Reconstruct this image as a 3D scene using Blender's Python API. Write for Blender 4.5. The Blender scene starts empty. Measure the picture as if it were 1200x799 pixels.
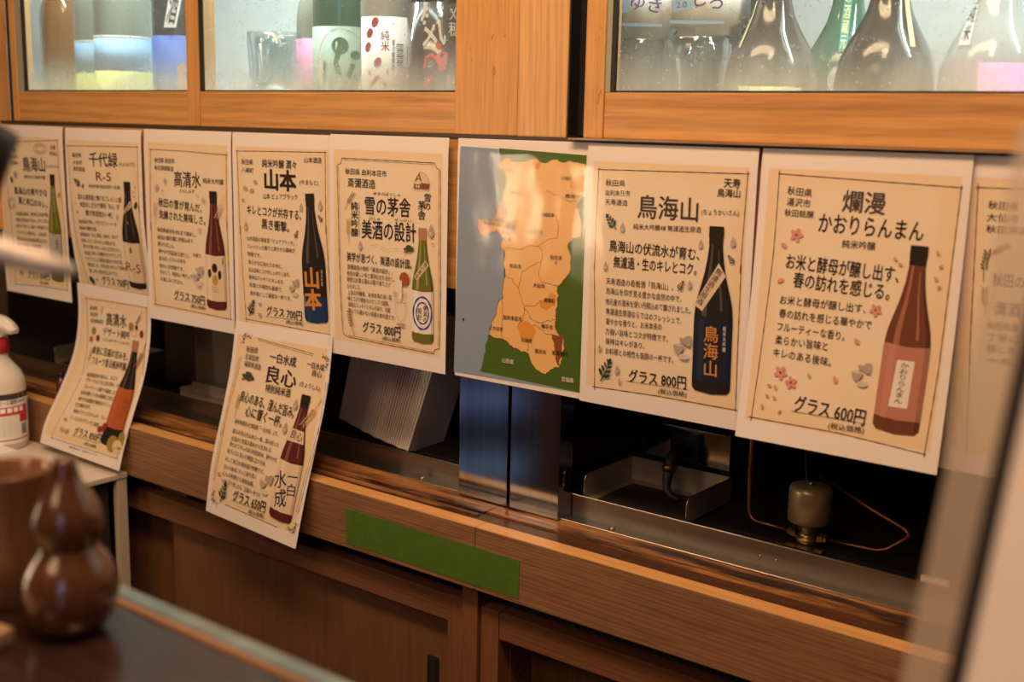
import bpy, bmesh, math, random
from mathutils import Vector, Matrix
random.seed(7)
SC = bpy.context.scene
COL = SC.collection
Z0 = 1.30            # camera height above the floor; positions below are metres, z counted from the camera height

# ------------------------------------------------------------------ camera, world, light, exposure
cam_d = bpy.data.cameras.new('camera'); cam = bpy.data.objects.new('camera', cam_d); COL.objects.link(cam)
R_ = ((0.792, 0.610, 0.022), (0.129, -0.132, -0.983), (-0.597, 0.781, -0.183))
rx, dn, fw = (Vector(r).normalized() for r in R_)
rx = (rx - fw*rx.dot(fw)).normalized(); dn = fw.cross(rx)
cam.matrix_world = Matrix(((rx[0], -dn[0], -fw[0], 0), (rx[1], -dn[1], -fw[1], 0), (rx[2], -dn[2], -fw[2], Z0), (0, 0, 0, 1)))
cam_d.sensor_width = 36.0; cam_d.lens = 36.0*1370/1200
cam_d.clip_start = .01
cam_d.dof.use_dof = True; cam_d.dof.focus_distance = 1.42; cam_d.dof.aperture_fstop = 4.6
SC.camera = cam
SC.view_settings.view_transform = 'Standard'; SC.view_settings.look = 'None'
SC.view_settings.exposure = 0.0; SC.view_settings.gamma = 1.0; SC.view_settings.use_curve_mapping = False
SC.cycles.use_denoising = True
SC.cycles.transparent_max_bounces = 20
SC.cycles.max_bounces = 8
SC.cycles.sample_clamp_indirect = 4.0

w = bpy.data.worlds.new('world'); SC.world = w; w.use_nodes = True
w.node_tree.nodes['Background'].inputs[0].default_value = (1.0, .62, .38, 1)
w.node_tree.nodes['Background'].inputs[1].default_value = .02

def area(name, loc, to, sx, sy, power, color, spread=180):
    d = bpy.data.lights.new(name, 'AREA'); d.shape = 'RECTANGLE'; d.size = sx; d.size_y = sy
    d.energy = power; d.color = color; d.spread = math.radians(spread)
    o = bpy.data.objects.new(name, d); COL.objects.link(o)
    o.location = (loc[0], loc[1], loc[2]+Z0)
    v = Vector(to)-Vector(loc); o.rotation_euler = v.to_track_quat('-Z', 'Y').to_euler()
    return o
WARM = (1.0, .60, .34)
area('ceiling_lamp_light', (-.75, .25, 1.10), (-.85, 1.1, -.25), 1.5, .25, 25, WARM)
area('warm_fill_light', (-.6, -1.1, 1.15), (-.8, 1.1, -.4), .8, .8, 14, WARM)  # added warm fill from behind the camera, brightens the recess
area('counter_spot_light', (-.15, .12, 1.05), (-.25, 1.1, -.2), .25, .25, 5, WARM)
area('paper_lantern_light', (-1.70, -.02, -.12), (-.8, 1.1, -.1), .11, .32, 2.6, (1.0, .72, .45))
area('paper_lantern_light', (-1.49, -.02, -.17), (-.73, 1.1, -.1), .06, .22, .9, (1.0, .72, .45))
area('cool_fill_light', (.9, -1.6, .35), (-.8, 1.1, -.3), .5, .9, 3.0, (.45, .62, 1.0))  # added cool light behind the camera, for bluish reflections on steel
area('box_blue_glint_light', (-2.34, -.8, -.92), (-.9, 1.14, -.4), .80, .09, .07, (.32, .50, 1.0))  # two unseen blue lights added just for reflections on the steel boxes
area('box_blue_glint_light', (-2.34, -.8, -1.16), (-.9, 1.14, -.4), .80, .09, .065, (.40, .66, 1.0))
area('refrigerator_tube_light', (-1.43, 1.160, .53), (-1.43, 1.21, 0), .95, .03, 10.0, (.86, 1.0, 1.0))
area('refrigerator_tube_light', (-.20, 1.160, .53), (-.20, 1.21, 0), 1.0, .03, 9.0, (.86, 1.0, 1.0))

# ------------------------------------------------------------------ helpers
def thing(name, label, cat, loc, group=None):
    o = bpy.data.objects.new(name, None); COL.objects.link(o)
    o.empty_display_size = .02
    o.location = (loc[0], loc[1], loc[2]+Z0); o['label'] = label; o['category'] = cat
    if group: o['group'] = group
    return o
def tag(o, label, cat, group=None, kind=None):
    if label: o['label'] = label
    if cat: o['category'] = cat
    if group: o['group'] = group
    if kind: o['kind'] = kind
    return o
ORG = {}
class MB:
    def __init__(s): s.v = []; s.f = []; s.m = []; s.mats = []; s.sm = []; s.uv = None
    def mi(s, m):
        if m not in s.mats: s.mats.append(m)
        return s.mats.index(m)
    def add(s, vs, fs, m, smooth=False):
        o = len(s.v); k = s.mi(m)
        s.v += [tuple(v) for v in vs]
        for f in fs: s.f.append(tuple(i+o for i in f)); s.m.append(k); s.sm.append(smooth)
        return s
    def bm(s, b, m, smooth=False):
        b.verts.ensure_lookup_table()
        for i, v in enumerate(b.verts): v.index = i
        s.add([v.co for v in b.verts], [[v.index for v in f.verts] for f in b.faces], m, smooth); b.free(); return s
    def box(s, x0, x1, y0, y1, z0, z1, m, bev=.0, rot=None, seg=2):
        b = bmesh.new(); bmesh.ops.create_cube(b, size=1)
        bmesh.ops.scale(b, verts=b.verts, vec=(x1-x0, y1-y0, z1-z0))
        if bev: bmesh.ops.bevel(b, geom=b.edges[:], offset=bev, segments=seg, affect='EDGES', profile=.7)
        M = Matrix.Translation(((x0+x1)/2, (y0+y1)/2, (z0+z1)/2))
        if rot: M = M @ rot
        bmesh.ops.transform(b, matrix=M, verts=b.verts)
        return s.bm(b, m)
    def lathe(s, prof, c, m, n=40, axis=None, a0=0, a1=2*math.pi, smooth=True):
        full = abs(a1-a0-2*math.pi) < 1e-6; k = n if full else n+1
        vs = []; fs = []
        for r, z in prof:
            for i in range(k):
                a = a0+(a1-a0)*i/n
                vs.append(Vector((r*math.cos(a), r*math.sin(a), z)))
        if axis is not None:
            q = Vector((0, 0, 1)).rotation_difference(Vector(axis)).to_matrix(); vs = [q @ v for v in vs]
        vs = [v+Vector(c) for v in vs]
        for j in range(len(prof)-1):
            for i in range(n):
                i2 = (i+1) % k
                fs.append((j*k+i, j*k+i2, (j+1)*k+i2, (j+1)*k+i))
        return s.add(vs, fs, m, smooth)
    def tube(s, pts, r, m, n=12, closed_ends=True):
        P = [Vector(p) for p in pts]; rr = r if isinstance(r, (list, tuple)) else [r]*len(P)
        vs = []; fs = []; up = None
        for i, p in enumerate(P):
            t = (P[min(i+1, len(P)-1)]-P[max(i-1, 0)]).normalized()
            if up is None: up = t.orthogonal().normalized()
            up = (up-t*up.dot(t)).normalized(); bi = t.cross(up)
            for k in range(n):
                a = 2*math.pi*k/n; vs.append(p+(up*math.cos(a)+bi*math.sin(a))*rr[i])
        for i in range(len(P)-1):
            for k in range(n): fs.append((i*n+k, i*n+(k+1) % n, (i+1)*n+(k+1) % n, (i+1)*n+k))
        if closed_ends: fs += [tuple(range(n))[::-1], tuple(range((len(P)-1)*n, len(P)*n))]
        return s.add(vs, fs, m, True)
    def build(s, name, parent=None, solid=0):
        p = parent; org = Vector((0, 0, 0))
        if parent is not None:
            q = parent
            while q is not None: org += q.location; q = q.parent
        elif s.v:
            n = len(s.v); xs = [v[0] for v in s.v]; ys = [v[1] for v in s.v]; zs = [v[2] for v in s.v]
            org = Vector(((min(xs)+max(xs))/2, (min(ys)+max(ys))/2, min(zs)+Z0))
        me = bpy.data.meshes.new(name)
        me.from_pydata([(v[0]-org[0], v[1]-org[1], v[2]+Z0-org[2]) for v in s.v], [], s.f)
        for m in s.mats: me.materials.append(m)
        me.polygons.foreach_set('material_index', s.m); me.polygons.foreach_set('use_smooth', s.sm)
        if s.uv:
            l = me.uv_layers.new(name='UVMap')
            for poly in me.polygons:
                for li in poly.loop_indices: l.data[li].uv = s.uv[me.loops[li].vertex_index]
        me.update()
        o = bpy.data.objects.new(name, me); COL.objects.link(o)
        if parent is not None: o.parent = parent
        else: o.location = org
        return o

# ------------------------------------------------------------------ materials
MATS = {}
def pbr(name, col, rough=.5, metal=0., coat=0., coat_r=.08, spec=.5, alpha=1.):
    if name in MATS: return MATS[name]
    m = bpy.data.materials.new(name); m.use_nodes = True; b = m.node_tree.nodes['Principled BSDF']
    b.inputs['Base Color'].default_value = (*col, 1); b.inputs['Roughness'].default_value = rough
    b.inputs['Metallic'].default_value = metal; b.inputs['Coat Weight'].default_value = coat
    b.inputs['Coat Roughness'].default_value = coat_r; b.inputs['Specular IOR Level'].default_value = spec
    MATS[name] = m; return m
def nd(m, t, **kw):
    n = m.node_tree.nodes.new(t)
    for k, v in kw.items():
        if k in n.inputs: n.inputs[k].default_value = v
        else: setattr(n, k, v)
    return n
def ln(m, a, ao, b, bi): m.node_tree.links.new(a.outputs[ao], b.inputs[bi])
def ramp(m, stops):
    r = m.node_tree.nodes.new('ShaderNodeValToRGB'); e = r.color_ramp.elements
    while len(e) < len(stops): e.new(.5)
    for i, (p, c) in enumerate(stops): e[i].position = p; e[i].color = (*c, 1)
    return r
def wood(name, dark, mid, light, axis='x', rough=.45, fine=1.0, bump=.15, coat=0., stain=None, lines=None):
    m = pbr(name, mid, rough, coat=coat); b = m.node_tree.nodes['Principled BSDF']
    tc = nd(m, 'ShaderNodeTexCoord'); mp = nd(m, 'ShaderNodeMapping'); ln(m, tc, 'Object', mp, 'Vector')
    st = {'x': (1.2, 26, 26), 'y': (26, 1.2, 26), 'z': (26, 26, 1.2)}[axis]
    mp.inputs['Scale'].default_value = st
    n1 = nd(m, 'ShaderNodeTexNoise', Scale=1.6*fine, Detail=4.0, Roughness=.6); ln(m, mp, 'Vector', n1, 'Vector')
    mp2 = nd(m, 'ShaderNodeMapping'); ln(m, tc, 'Object', mp2, 'Vector'); mp2.inputs['Scale'].default_value = tuple(t*8 for t in st)
    n2 = nd(m, 'ShaderNodeTexNoise', Scale=1.5*fine, Detail=3.0, Roughness=.6); ln(m, mp2, 'Vector', n2, 'Vector')
    wv = nd(m, 'ShaderNodeMath', operation='SINE'); mu = nd(m, 'ShaderNodeMath', operation='MULTIPLY'); mu.inputs[1].default_value = 15.0
    ln(m, n1, 'Fac', mu, 0); ln(m, mu, 0, wv, 0)
    ma = nd(m, 'ShaderNodeMath', operation='MULTIPLY_ADD'); ma.inputs[1].default_value = .10; ln(m, wv, 0, ma, 0); ln(m, n2, 'Fac', ma, 2)
    r = ramp(m, [(.22, dark), (.5, mid), (.78, light)]); ln(m, ma, 0, r, 'Fac')
    if lines:
        w2 = nd(m, 'ShaderNodeTexWave', wave_type='BANDS', bands_direction='DIAGONAL', Scale=lines[0], Distortion=11.0, Detail=3.0); w2.inputs['Detail Scale'].default_value = .6
        mp4 = nd(m, 'ShaderNodeMapping'); ln(m, tc, 'Object', mp4, 'Vector'); mp4.inputs['Scale'].default_value = {'x': (.02, .8, 1), 'z': (1, .8, .02)}[axis]; ln(m, mp4, 'Vector', w2, 'Vector')
        rw = ramp(m, [(.15, tuple(1-lines[1] for _ in range(3))), (.55, (1, 1, 1))]); ln(m, w2, 'Fac', rw, 'Fac')
        ml = nd(m, 'ShaderNodeMix', data_type='RGBA', blend_type='MULTIPLY'); ml.inputs[0].default_value = 1.0; ln(m, r, 'Color', ml, 6); ln(m, rw, 'Color', ml, 7)
        rt_ = nd(m, 'ShaderNodeMix', data_type='RGBA'); rt_.inputs[0].default_value = 0; m.node_tree.links.new(ml.outputs[2], rt_.inputs[6]); r = type('R', (), {})()
        class _O(dict): pass
        r.outputs = {'Color': rt_.outputs[2]}
    if stain:
        n3 = nd(m, 'ShaderNodeTexNoise', Scale=stain[0], Detail=5.0, Roughness=.7); mp3 = nd(m, 'ShaderNodeMapping'); ln(m, tc, 'Object', mp3, 'Vector')
        mp3.inputs['Scale'].default_value = stain[4] if len(stain) > 4 else (1, 1, 1); ln(m, mp3, 'Vector', n3, 'Vector')
        rr = ramp(m, [(stain[1], (0, 0, 0)), (stain[2], (1, 1, 1))]); ln(m, n3, 'Fac', rr, 'Fac')
        mx = nd(m, 'ShaderNodeMix', data_type='RGBA'); ln(m, rr, 'Color', mx, 'Factor'); ln(m, r, 'Color', mx, 6); mx.inputs[7].default_value = (*stain[3], 1)
        m.node_tree.links.new(mx.outputs[2], b.inputs['Base Color'])
    else: ln(m, r, 'Color', b, 'Base Color')
    bp = nd(m, 'ShaderNodeBump', Strength=bump, Distance=.0006); ln(m, ma, 0, bp, 'Height'); ln(m, bp, 'Normal', b, 'Normal')
    return m
def brushed(name, col, rough=.32, axis='z', metal=1.0, streak=.12):
    m = pbr(name, col, rough, metal); b = m.node_tree.nodes['Principled BSDF']
    tc = nd(m, 'ShaderNodeTexCoord'); mp = nd(m, 'ShaderNodeMapping'); ln(m, tc, 'Object', mp, 'Vector')
    mp.inputs['Scale'].default_value = {'z': (90, 90, 3), 'x': (3, 90, 90)}[axis]
    n = nd(m, 'ShaderNodeTexNoise', Scale=1.0, Detail=4.0); ln(m, mp, 'Vector', n, 'Vector')
    r = ramp(m, [(.3, tuple(c*(1-streak*2) for c in col)), (.7, col)]); ln(m, n, 'Fac', r, 'Fac'); ln(m, r, 'Color', b, 'Base Color')
    ma = nd(m, 'ShaderNodeMath', operation='MULTIPLY_ADD'); ma.inputs[1].default_value = .25; ma.inputs[2].default_value = rough-.12
    ln(m, n, 'Fac', ma, 0); ln(m, ma, 0, b, 'Roughness')
    return m
def mottled(name, c0, c1, scale=8, rough=.5, metal=0., stretch=(1, 1, 1)):
    m = pbr(name, c0, rough, metal); b = m.node_tree.nodes['Principled BSDF']
    tc = nd(m, 'ShaderNodeTexCoord'); mp = nd(m, 'ShaderNodeMapping'); ln(m, tc, 'Object', mp, 'Vector'); mp.inputs['Scale'].default_value = stretch
    n = nd(m, 'ShaderNodeTexNoise', Scale=scale, Detail=5.0, Roughness=.6); ln(m, mp, 'Vector', n, 'Vector')
    r = ramp(m, [(.35, c0), (.65, c1)]); ln(m, n, 'Fac', r, 'Fac'); ln(m, r, 'Color', b, 'Base Color')
    return m
def schlick(m, f0, nrm=None):
    ge = nd(m, 'ShaderNodeNewGeometry'); d = nd(m, 'ShaderNodeVectorMath', operation='DOT_PRODUCT'); ln(m, ge, 'Incoming', d, 0)
    if nrm: ln(m, nrm, 'Normal', d, 1)
    else: ln(m, ge, 'Normal', d, 1)
    a = nd(m, 'ShaderNodeMath', operation='ABSOLUTE'); m.node_tree.links.new(d.outputs['Value'], a.inputs[0])
    s = nd(m, 'ShaderNodeMath', operation='SUBTRACT', use_clamp=True); s.inputs[0].default_value = 1; ln(m, a, 0, s, 1)
    p = nd(m, 'ShaderNodeMath', operation='POWER'); p.inputs[1].default_value = 5; ln(m, s, 0, p, 0)
    q = nd(m, 'ShaderNodeMath', operation='MULTIPLY_ADD', use_clamp=True); q.inputs[1].default_value = 1-f0; q.inputs[2].default_value = f0; ln(m, p, 0, q, 0)
    return q
def clear(name, tint, rough=.05, ior=1.45, strength=1.0, bump=None):
    m = bpy.data.materials.new(name); m.use_nodes = True; nt = m.node_tree; nt.nodes.remove(nt.nodes['Principled BSDF']); o = nt.nodes['Material Output']
    t = nd(m, 'ShaderNodeBsdfTransparent', Color=(*tint, 1)); g = nd(m, 'ShaderNodeBsdfGlossy', Roughness=rough)
    mx = nd(m, 'ShaderNodeMixShader'); bp = None
    if bump:
        tc = nd(m, 'ShaderNodeTexCoord'); mp = nd(m, 'ShaderNodeMapping'); ln(m, tc, 'Object', mp, 'Vector'); mp.inputs['Scale'].default_value = bump[2]
        n = nd(m, 'ShaderNodeTexNoise', Scale=bump[0], Detail=2.0); ln(m, mp, 'Vector', n, 'Vector')
        bp = nd(m, 'ShaderNodeBump', Strength=1.0, Distance=bump[1]); ln(m, n, 'Fac', bp, 'Height')
        ln(m, bp, 'Normal', g, 'Normal')
    fr = schlick(m, ((ior-1)/(ior+1))**2, bp)
    mu = nd(m, 'ShaderNodeMath', operation='MULTIPLY'); mu.inputs[1].default_value = strength
    ln(m, fr, 0, mu, 0); ln(m, mu, 0, mx, 0); ln(m, t, 0, mx, 1); ln(m, g, 0, mx, 2); ln(m, mx, 0, o, 'Surface')
    MATS[name] = m; return m
def foggy_glass(name, zlo, zhi):
    m = bpy.data.materials.new(name); m.use_nodes = True; nt = m.node_tree; nt.nodes.remove(nt.nodes['Principled BSDF']); o = nt.nodes['Material Output']
    t = nd(m, 'ShaderNodeBsdfTransparent', Color=(.95, .99, .985, 1)); g = nd(m, 'ShaderNodeBsdfGlossy', Roughness=.06)
    fr = schlick(m, .035); mx = nd(m, 'ShaderNodeMixShader'); ln(m, fr, 0, mx, 0); ln(m, t, 0, mx, 1); ln(m, g, 0, mx, 2)
    tl = nd(m, 'ShaderNodeBsdfTranslucent', Color=(.86, .95, .95, 1)); df = nd(m, 'ShaderNodeBsdfDiffuse', Color=(.8, .85, .85, 1)); fg = nd(m, 'ShaderNodeMixShader', Fac=.25)
    ln(m, tl, 0, fg, 1); ln(m, df, 0, fg, 2)
    ge = nd(m, 'ShaderNodeNewGeometry'); sp = nd(m, 'ShaderNodeSeparateXYZ'); ln(m, ge, 'Position', sp, 0)
    mr = nd(m, 'ShaderNodeMapRange', interpolation_type='SMOOTHSTEP'); mr.inputs[1].default_value = Z0+zlo; mr.inputs[2].default_value = Z0+zhi
    mr.inputs[3].default_value = .42; mr.inputs[4].default_value = .085; ln(m, sp, 'Z', mr, 0)
    n = nd(m, 'ShaderNodeTexNoise', Scale=9.0, Detail=3.0); mp = nd(m, 'ShaderNodeMapping'); mp.inputs['Scale'].default_value = (1.4, 1, .8); ln(m, ge, 'Position', mp, 0); ln(m, mp, 0, n, 'Vector')
    nr = nd(m, 'ShaderNodeMapRange'); nr.inputs[1].default_value = .3; nr.inputs[2].default_value = .7; nr.inputs[3].default_value = .45; nr.inputs[4].default_value = 1.35; ln(m, n, 'Fac', nr, 0)
    mu = nd(m, 'ShaderNodeMath', operation='MULTIPLY'); ln(m, mr, 0, mu, 0); ln(m, nr, 0, mu, 1)
    # runs: clear vertical streaks wiped by drops
    n2 = nd(m, 'ShaderNodeTexNoise', Scale=1.0, Detail=2.0); mp2 = nd(m, 'ShaderNodeMapping'); mp2.inputs['Scale'].default_value = (120, 1, 5); ln(m, ge, 'Position', mp2, 0); ln(m, mp2, 0, n2, 'Vector')
    r2 = nd(m, 'ShaderNodeMapRange'); r2.inputs[1].default_value = .35; r2.inputs[2].default_value = .6; r2.inputs[3].default_value = .95; r2.inputs[4].default_value = 1.05; ln(m, n2, 'Fac', r2, 0)
    mu2 = nd(m, 'ShaderNodeMath', operation='MULTIPLY'); ln(m, mu, 0, mu2, 0); ln(m, r2, 0, mu2, 1)
    # drops
    vo = nd(m, 'ShaderNodeTexVoronoi', Scale=170.0); ln(m, ge, 'Position', vo, 'Vector')
    vr = nd(m, 'ShaderNodeMapRange'); vr.inputs[1].default_value = .12; vr.inputs[2].default_value = .28; vr.inputs[3].default_value = .32; vr.inputs[4].default_value = 0; ln(m, vo, 'Distance', vr, 0)
    n3 = nd(m, 'ShaderNodeTexNoise', Scale=60.0); ln(m, ge, 'Position', n3, 'Vector')
    r3 = nd(m, 'ShaderNodeMapRange'); r3.inputs[1].default_value = .5; r3.inputs[2].default_value = .6; ln(m, n3, 'Fac', r3, 0)
    mu3 = nd(m, 'ShaderNodeMath', operation='MULTIPLY'); ln(m, vr, 0, mu3, 0); ln(m, r3, 0, mu3, 1)
    ad = nd(m, 'ShaderNodeMath', operation='ADD', use_clamp=True); ln(m, mu2, 0, ad, 0); ln(m, mu3, 0, ad, 1)
    m2 = nd(m, 'ShaderNodeMixShader'); ln(m, ad, 0, m2, 0); ln(m, mx, 0, m2, 1); ln(m, fg, 0, m2, 2); ln(m, m2, 0, o, 'Surface')
    MATS[name] = m; return m

door_x = wood('door_cedar_along', (.42, .20, .060), (.54, .285, .092), (.63, .35, .125), 'x', fine=.8, lines=(28, .16))
door_z = wood('door_cedar_up', (.42, .20, .060), (.54, .285, .092), (.63, .35, .125), 'z', fine=.8, stain=(85, .64, .72, (.09, .045, .02), (1, 1, .45)))
post_z = wood('post_cedar_up', (.50, .27, .105), (.62, .36, .145), (.70, .42, .18), 'z', fine=.9, lines=(70, .12))
board_x = wood('counter_board_wood', (.19, .092, .044), (.26, .135, .066), (.33, .18, .092), 'x', fine=1.3, rough=.5, lines=(120, .24))
lit_top_x = wood('board_lit_top_wood', (.54, .28, .10), (.68, .38, .14), (.76, .45, .18), 'x', rough=.4)  # same wood as the board, painted paler on top where light falls
ledge_x = wood('scorched_ledge_wood', (.16, .06, .02), (.34, .155, .052), (.50, .25, .09), 'x', rough=.4, stain=(6, .43, .58, (.025, .010, .006), (.7, 6, 6)))
groove_x = wood('scorched_groove_wood', (.03, .012, .008), (.07, .026, .012), (.12, .045, .02), 'x', rough=.5)
cab_x = wood('cabinet_wood_along', (.16, .066, .030), (.20, .086, .040), (.24, .108, .052), 'x', rough=.5, lines=(110, .18))
cab_z = wood('cabinet_wood_up', (.16, .066, .030), (.20, .086, .040), (.24, .108, .052), 'z', rough=.5)
panel_z = wood('cabinet_panel_wood', (.13, .060, .026), (.165, .078, .034), (.195, .095, .042), 'z', rough=.5)
table_x = wood('table_lacquer', (.020, .010, .008), (.030, .015, .011), (.042, .021, .015), 'x', rough=.22, bump=.05)
steel_v = mottled('box_steel', (.36, .37, .39), (.46, .47, .49), 1, .12, 1.0, (60, 60, 1.5))
steel_h = brushed('trough_steel', (.36, .34, .31), .34, 'x')
tray_steel = brushed('tray_steel', (.46, .40, .32), .50, 'x', .65)
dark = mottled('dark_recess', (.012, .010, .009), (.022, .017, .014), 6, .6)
liner = mottled('refrigerator_liner', (.62, .66, .66), (.70, .74, .74), 3, .4)
black_rubber = pbr('black_rubber', (.012, .012, .012), .5)
film = clear('laminate_film', (.985, .98, .97), .09, 1.43, 1.0, (12.0, .0017, (1.0, 1.0, .5)))
print_off = .00012

GL = {}
def glyphs(txt, bold):
    k = (txt, bold)
    if k in GL: return GL[k]
    c = bpy.data.curves.new('writing', 'FONT'); c.body = txt; c.size = 1.0; c.resolution_u = 2
    c.fill_mode = 'FRONT'
    o = bpy.data.objects.new('writing', c); COL.objects.link(o)
    dg = bpy.context.evaluated_depsgraph_get()
    me = bpy.data.meshes.new_from_object(o.evaluated_get(dg))
    v0 = [(v.co.x, v.co.y) for v in me.vertices]; f0 = [tuple(p.vertices) for p in me.polygons]; vs = []; fs = []
    for e_, (dx, dy) in enumerate((((-.005, -.003), (.005, .003)), ((-.013, -.009), (.013, .009)), ((-.034, -.024), (.034, .024), (-.034, .024), (.034, -.024), (0, 0)))[bold]):
        o_ = len(vs); vs += [(x+dx, y+dy, e_) for x, y in v0]; fs += [tuple(i+o_ for i in f) for f in f0]
    bpy.data.objects.remove(o); bpy.data.curves.remove(c); bpy.data.meshes.remove(me)
    GL[k] = (vs, fs); return GL[k]
rv = glyphs('国', 0)[0]
REF_LO = min(v[1] for v in rv); REF_H = max(v[1] for v in rv)-REF_LO; REF_W = max(v[0] for v in rv)-min(v[0] for v in rv)
def text_line(mb, mp, mat, txt, bold, u0, v0, u1, v1, h):
    """one line from (u0,v0) to (u1,v1) along its middle, characters h tall"""
    vs, fs = glyphs(txt, bold)
    if not vs: return
    xs = [v[0] for v in vs]; a = min(xs); L = max(xs)-a
    d = Vector((u1-u0, v1-v0)); n = Vector((-d[1], d[0])).normalized()
    out = []
    for x, y, e in vs:
        s = (x-a)/L; t = -((y-REF_LO)/REF_H-.5)*h
        out.append(mp(u0+d[0]*s+n[0]*t, v0+d[1]*s+n[1]*t, e))
    mb.add(out, fs, mat)
def text_column(mb, mp, mat, txt, bold, u0, v0, u1, v1, wd):
    """characters stacked from (u0,v0) down to (u1,v1), wd wide"""
    d = Vector((u1-u0, v1-v0)); L = d.length; d /= L; r = Vector((d[1], -d[0])); st = L/len(txt)
    for i, ch in enumerate(txt):
        vs, fs = glyphs(ch, bold)
        if not vs: continue
        xs = [v[0] for v in vs]; cx = (min(xs)+max(xs))/2; out = []
        for x, y, e in vs:
            a = (x-cx)/REF_W*wd*.95; b = (i+.5)*st-((y-REF_LO)/REF_H-.5)*st*.9
            out.append(mp(u0+d[0]*b+r[0]*a, v0+d[1]*b+r[1]*a, e))
        mb.add(out, fs, mat)
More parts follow.
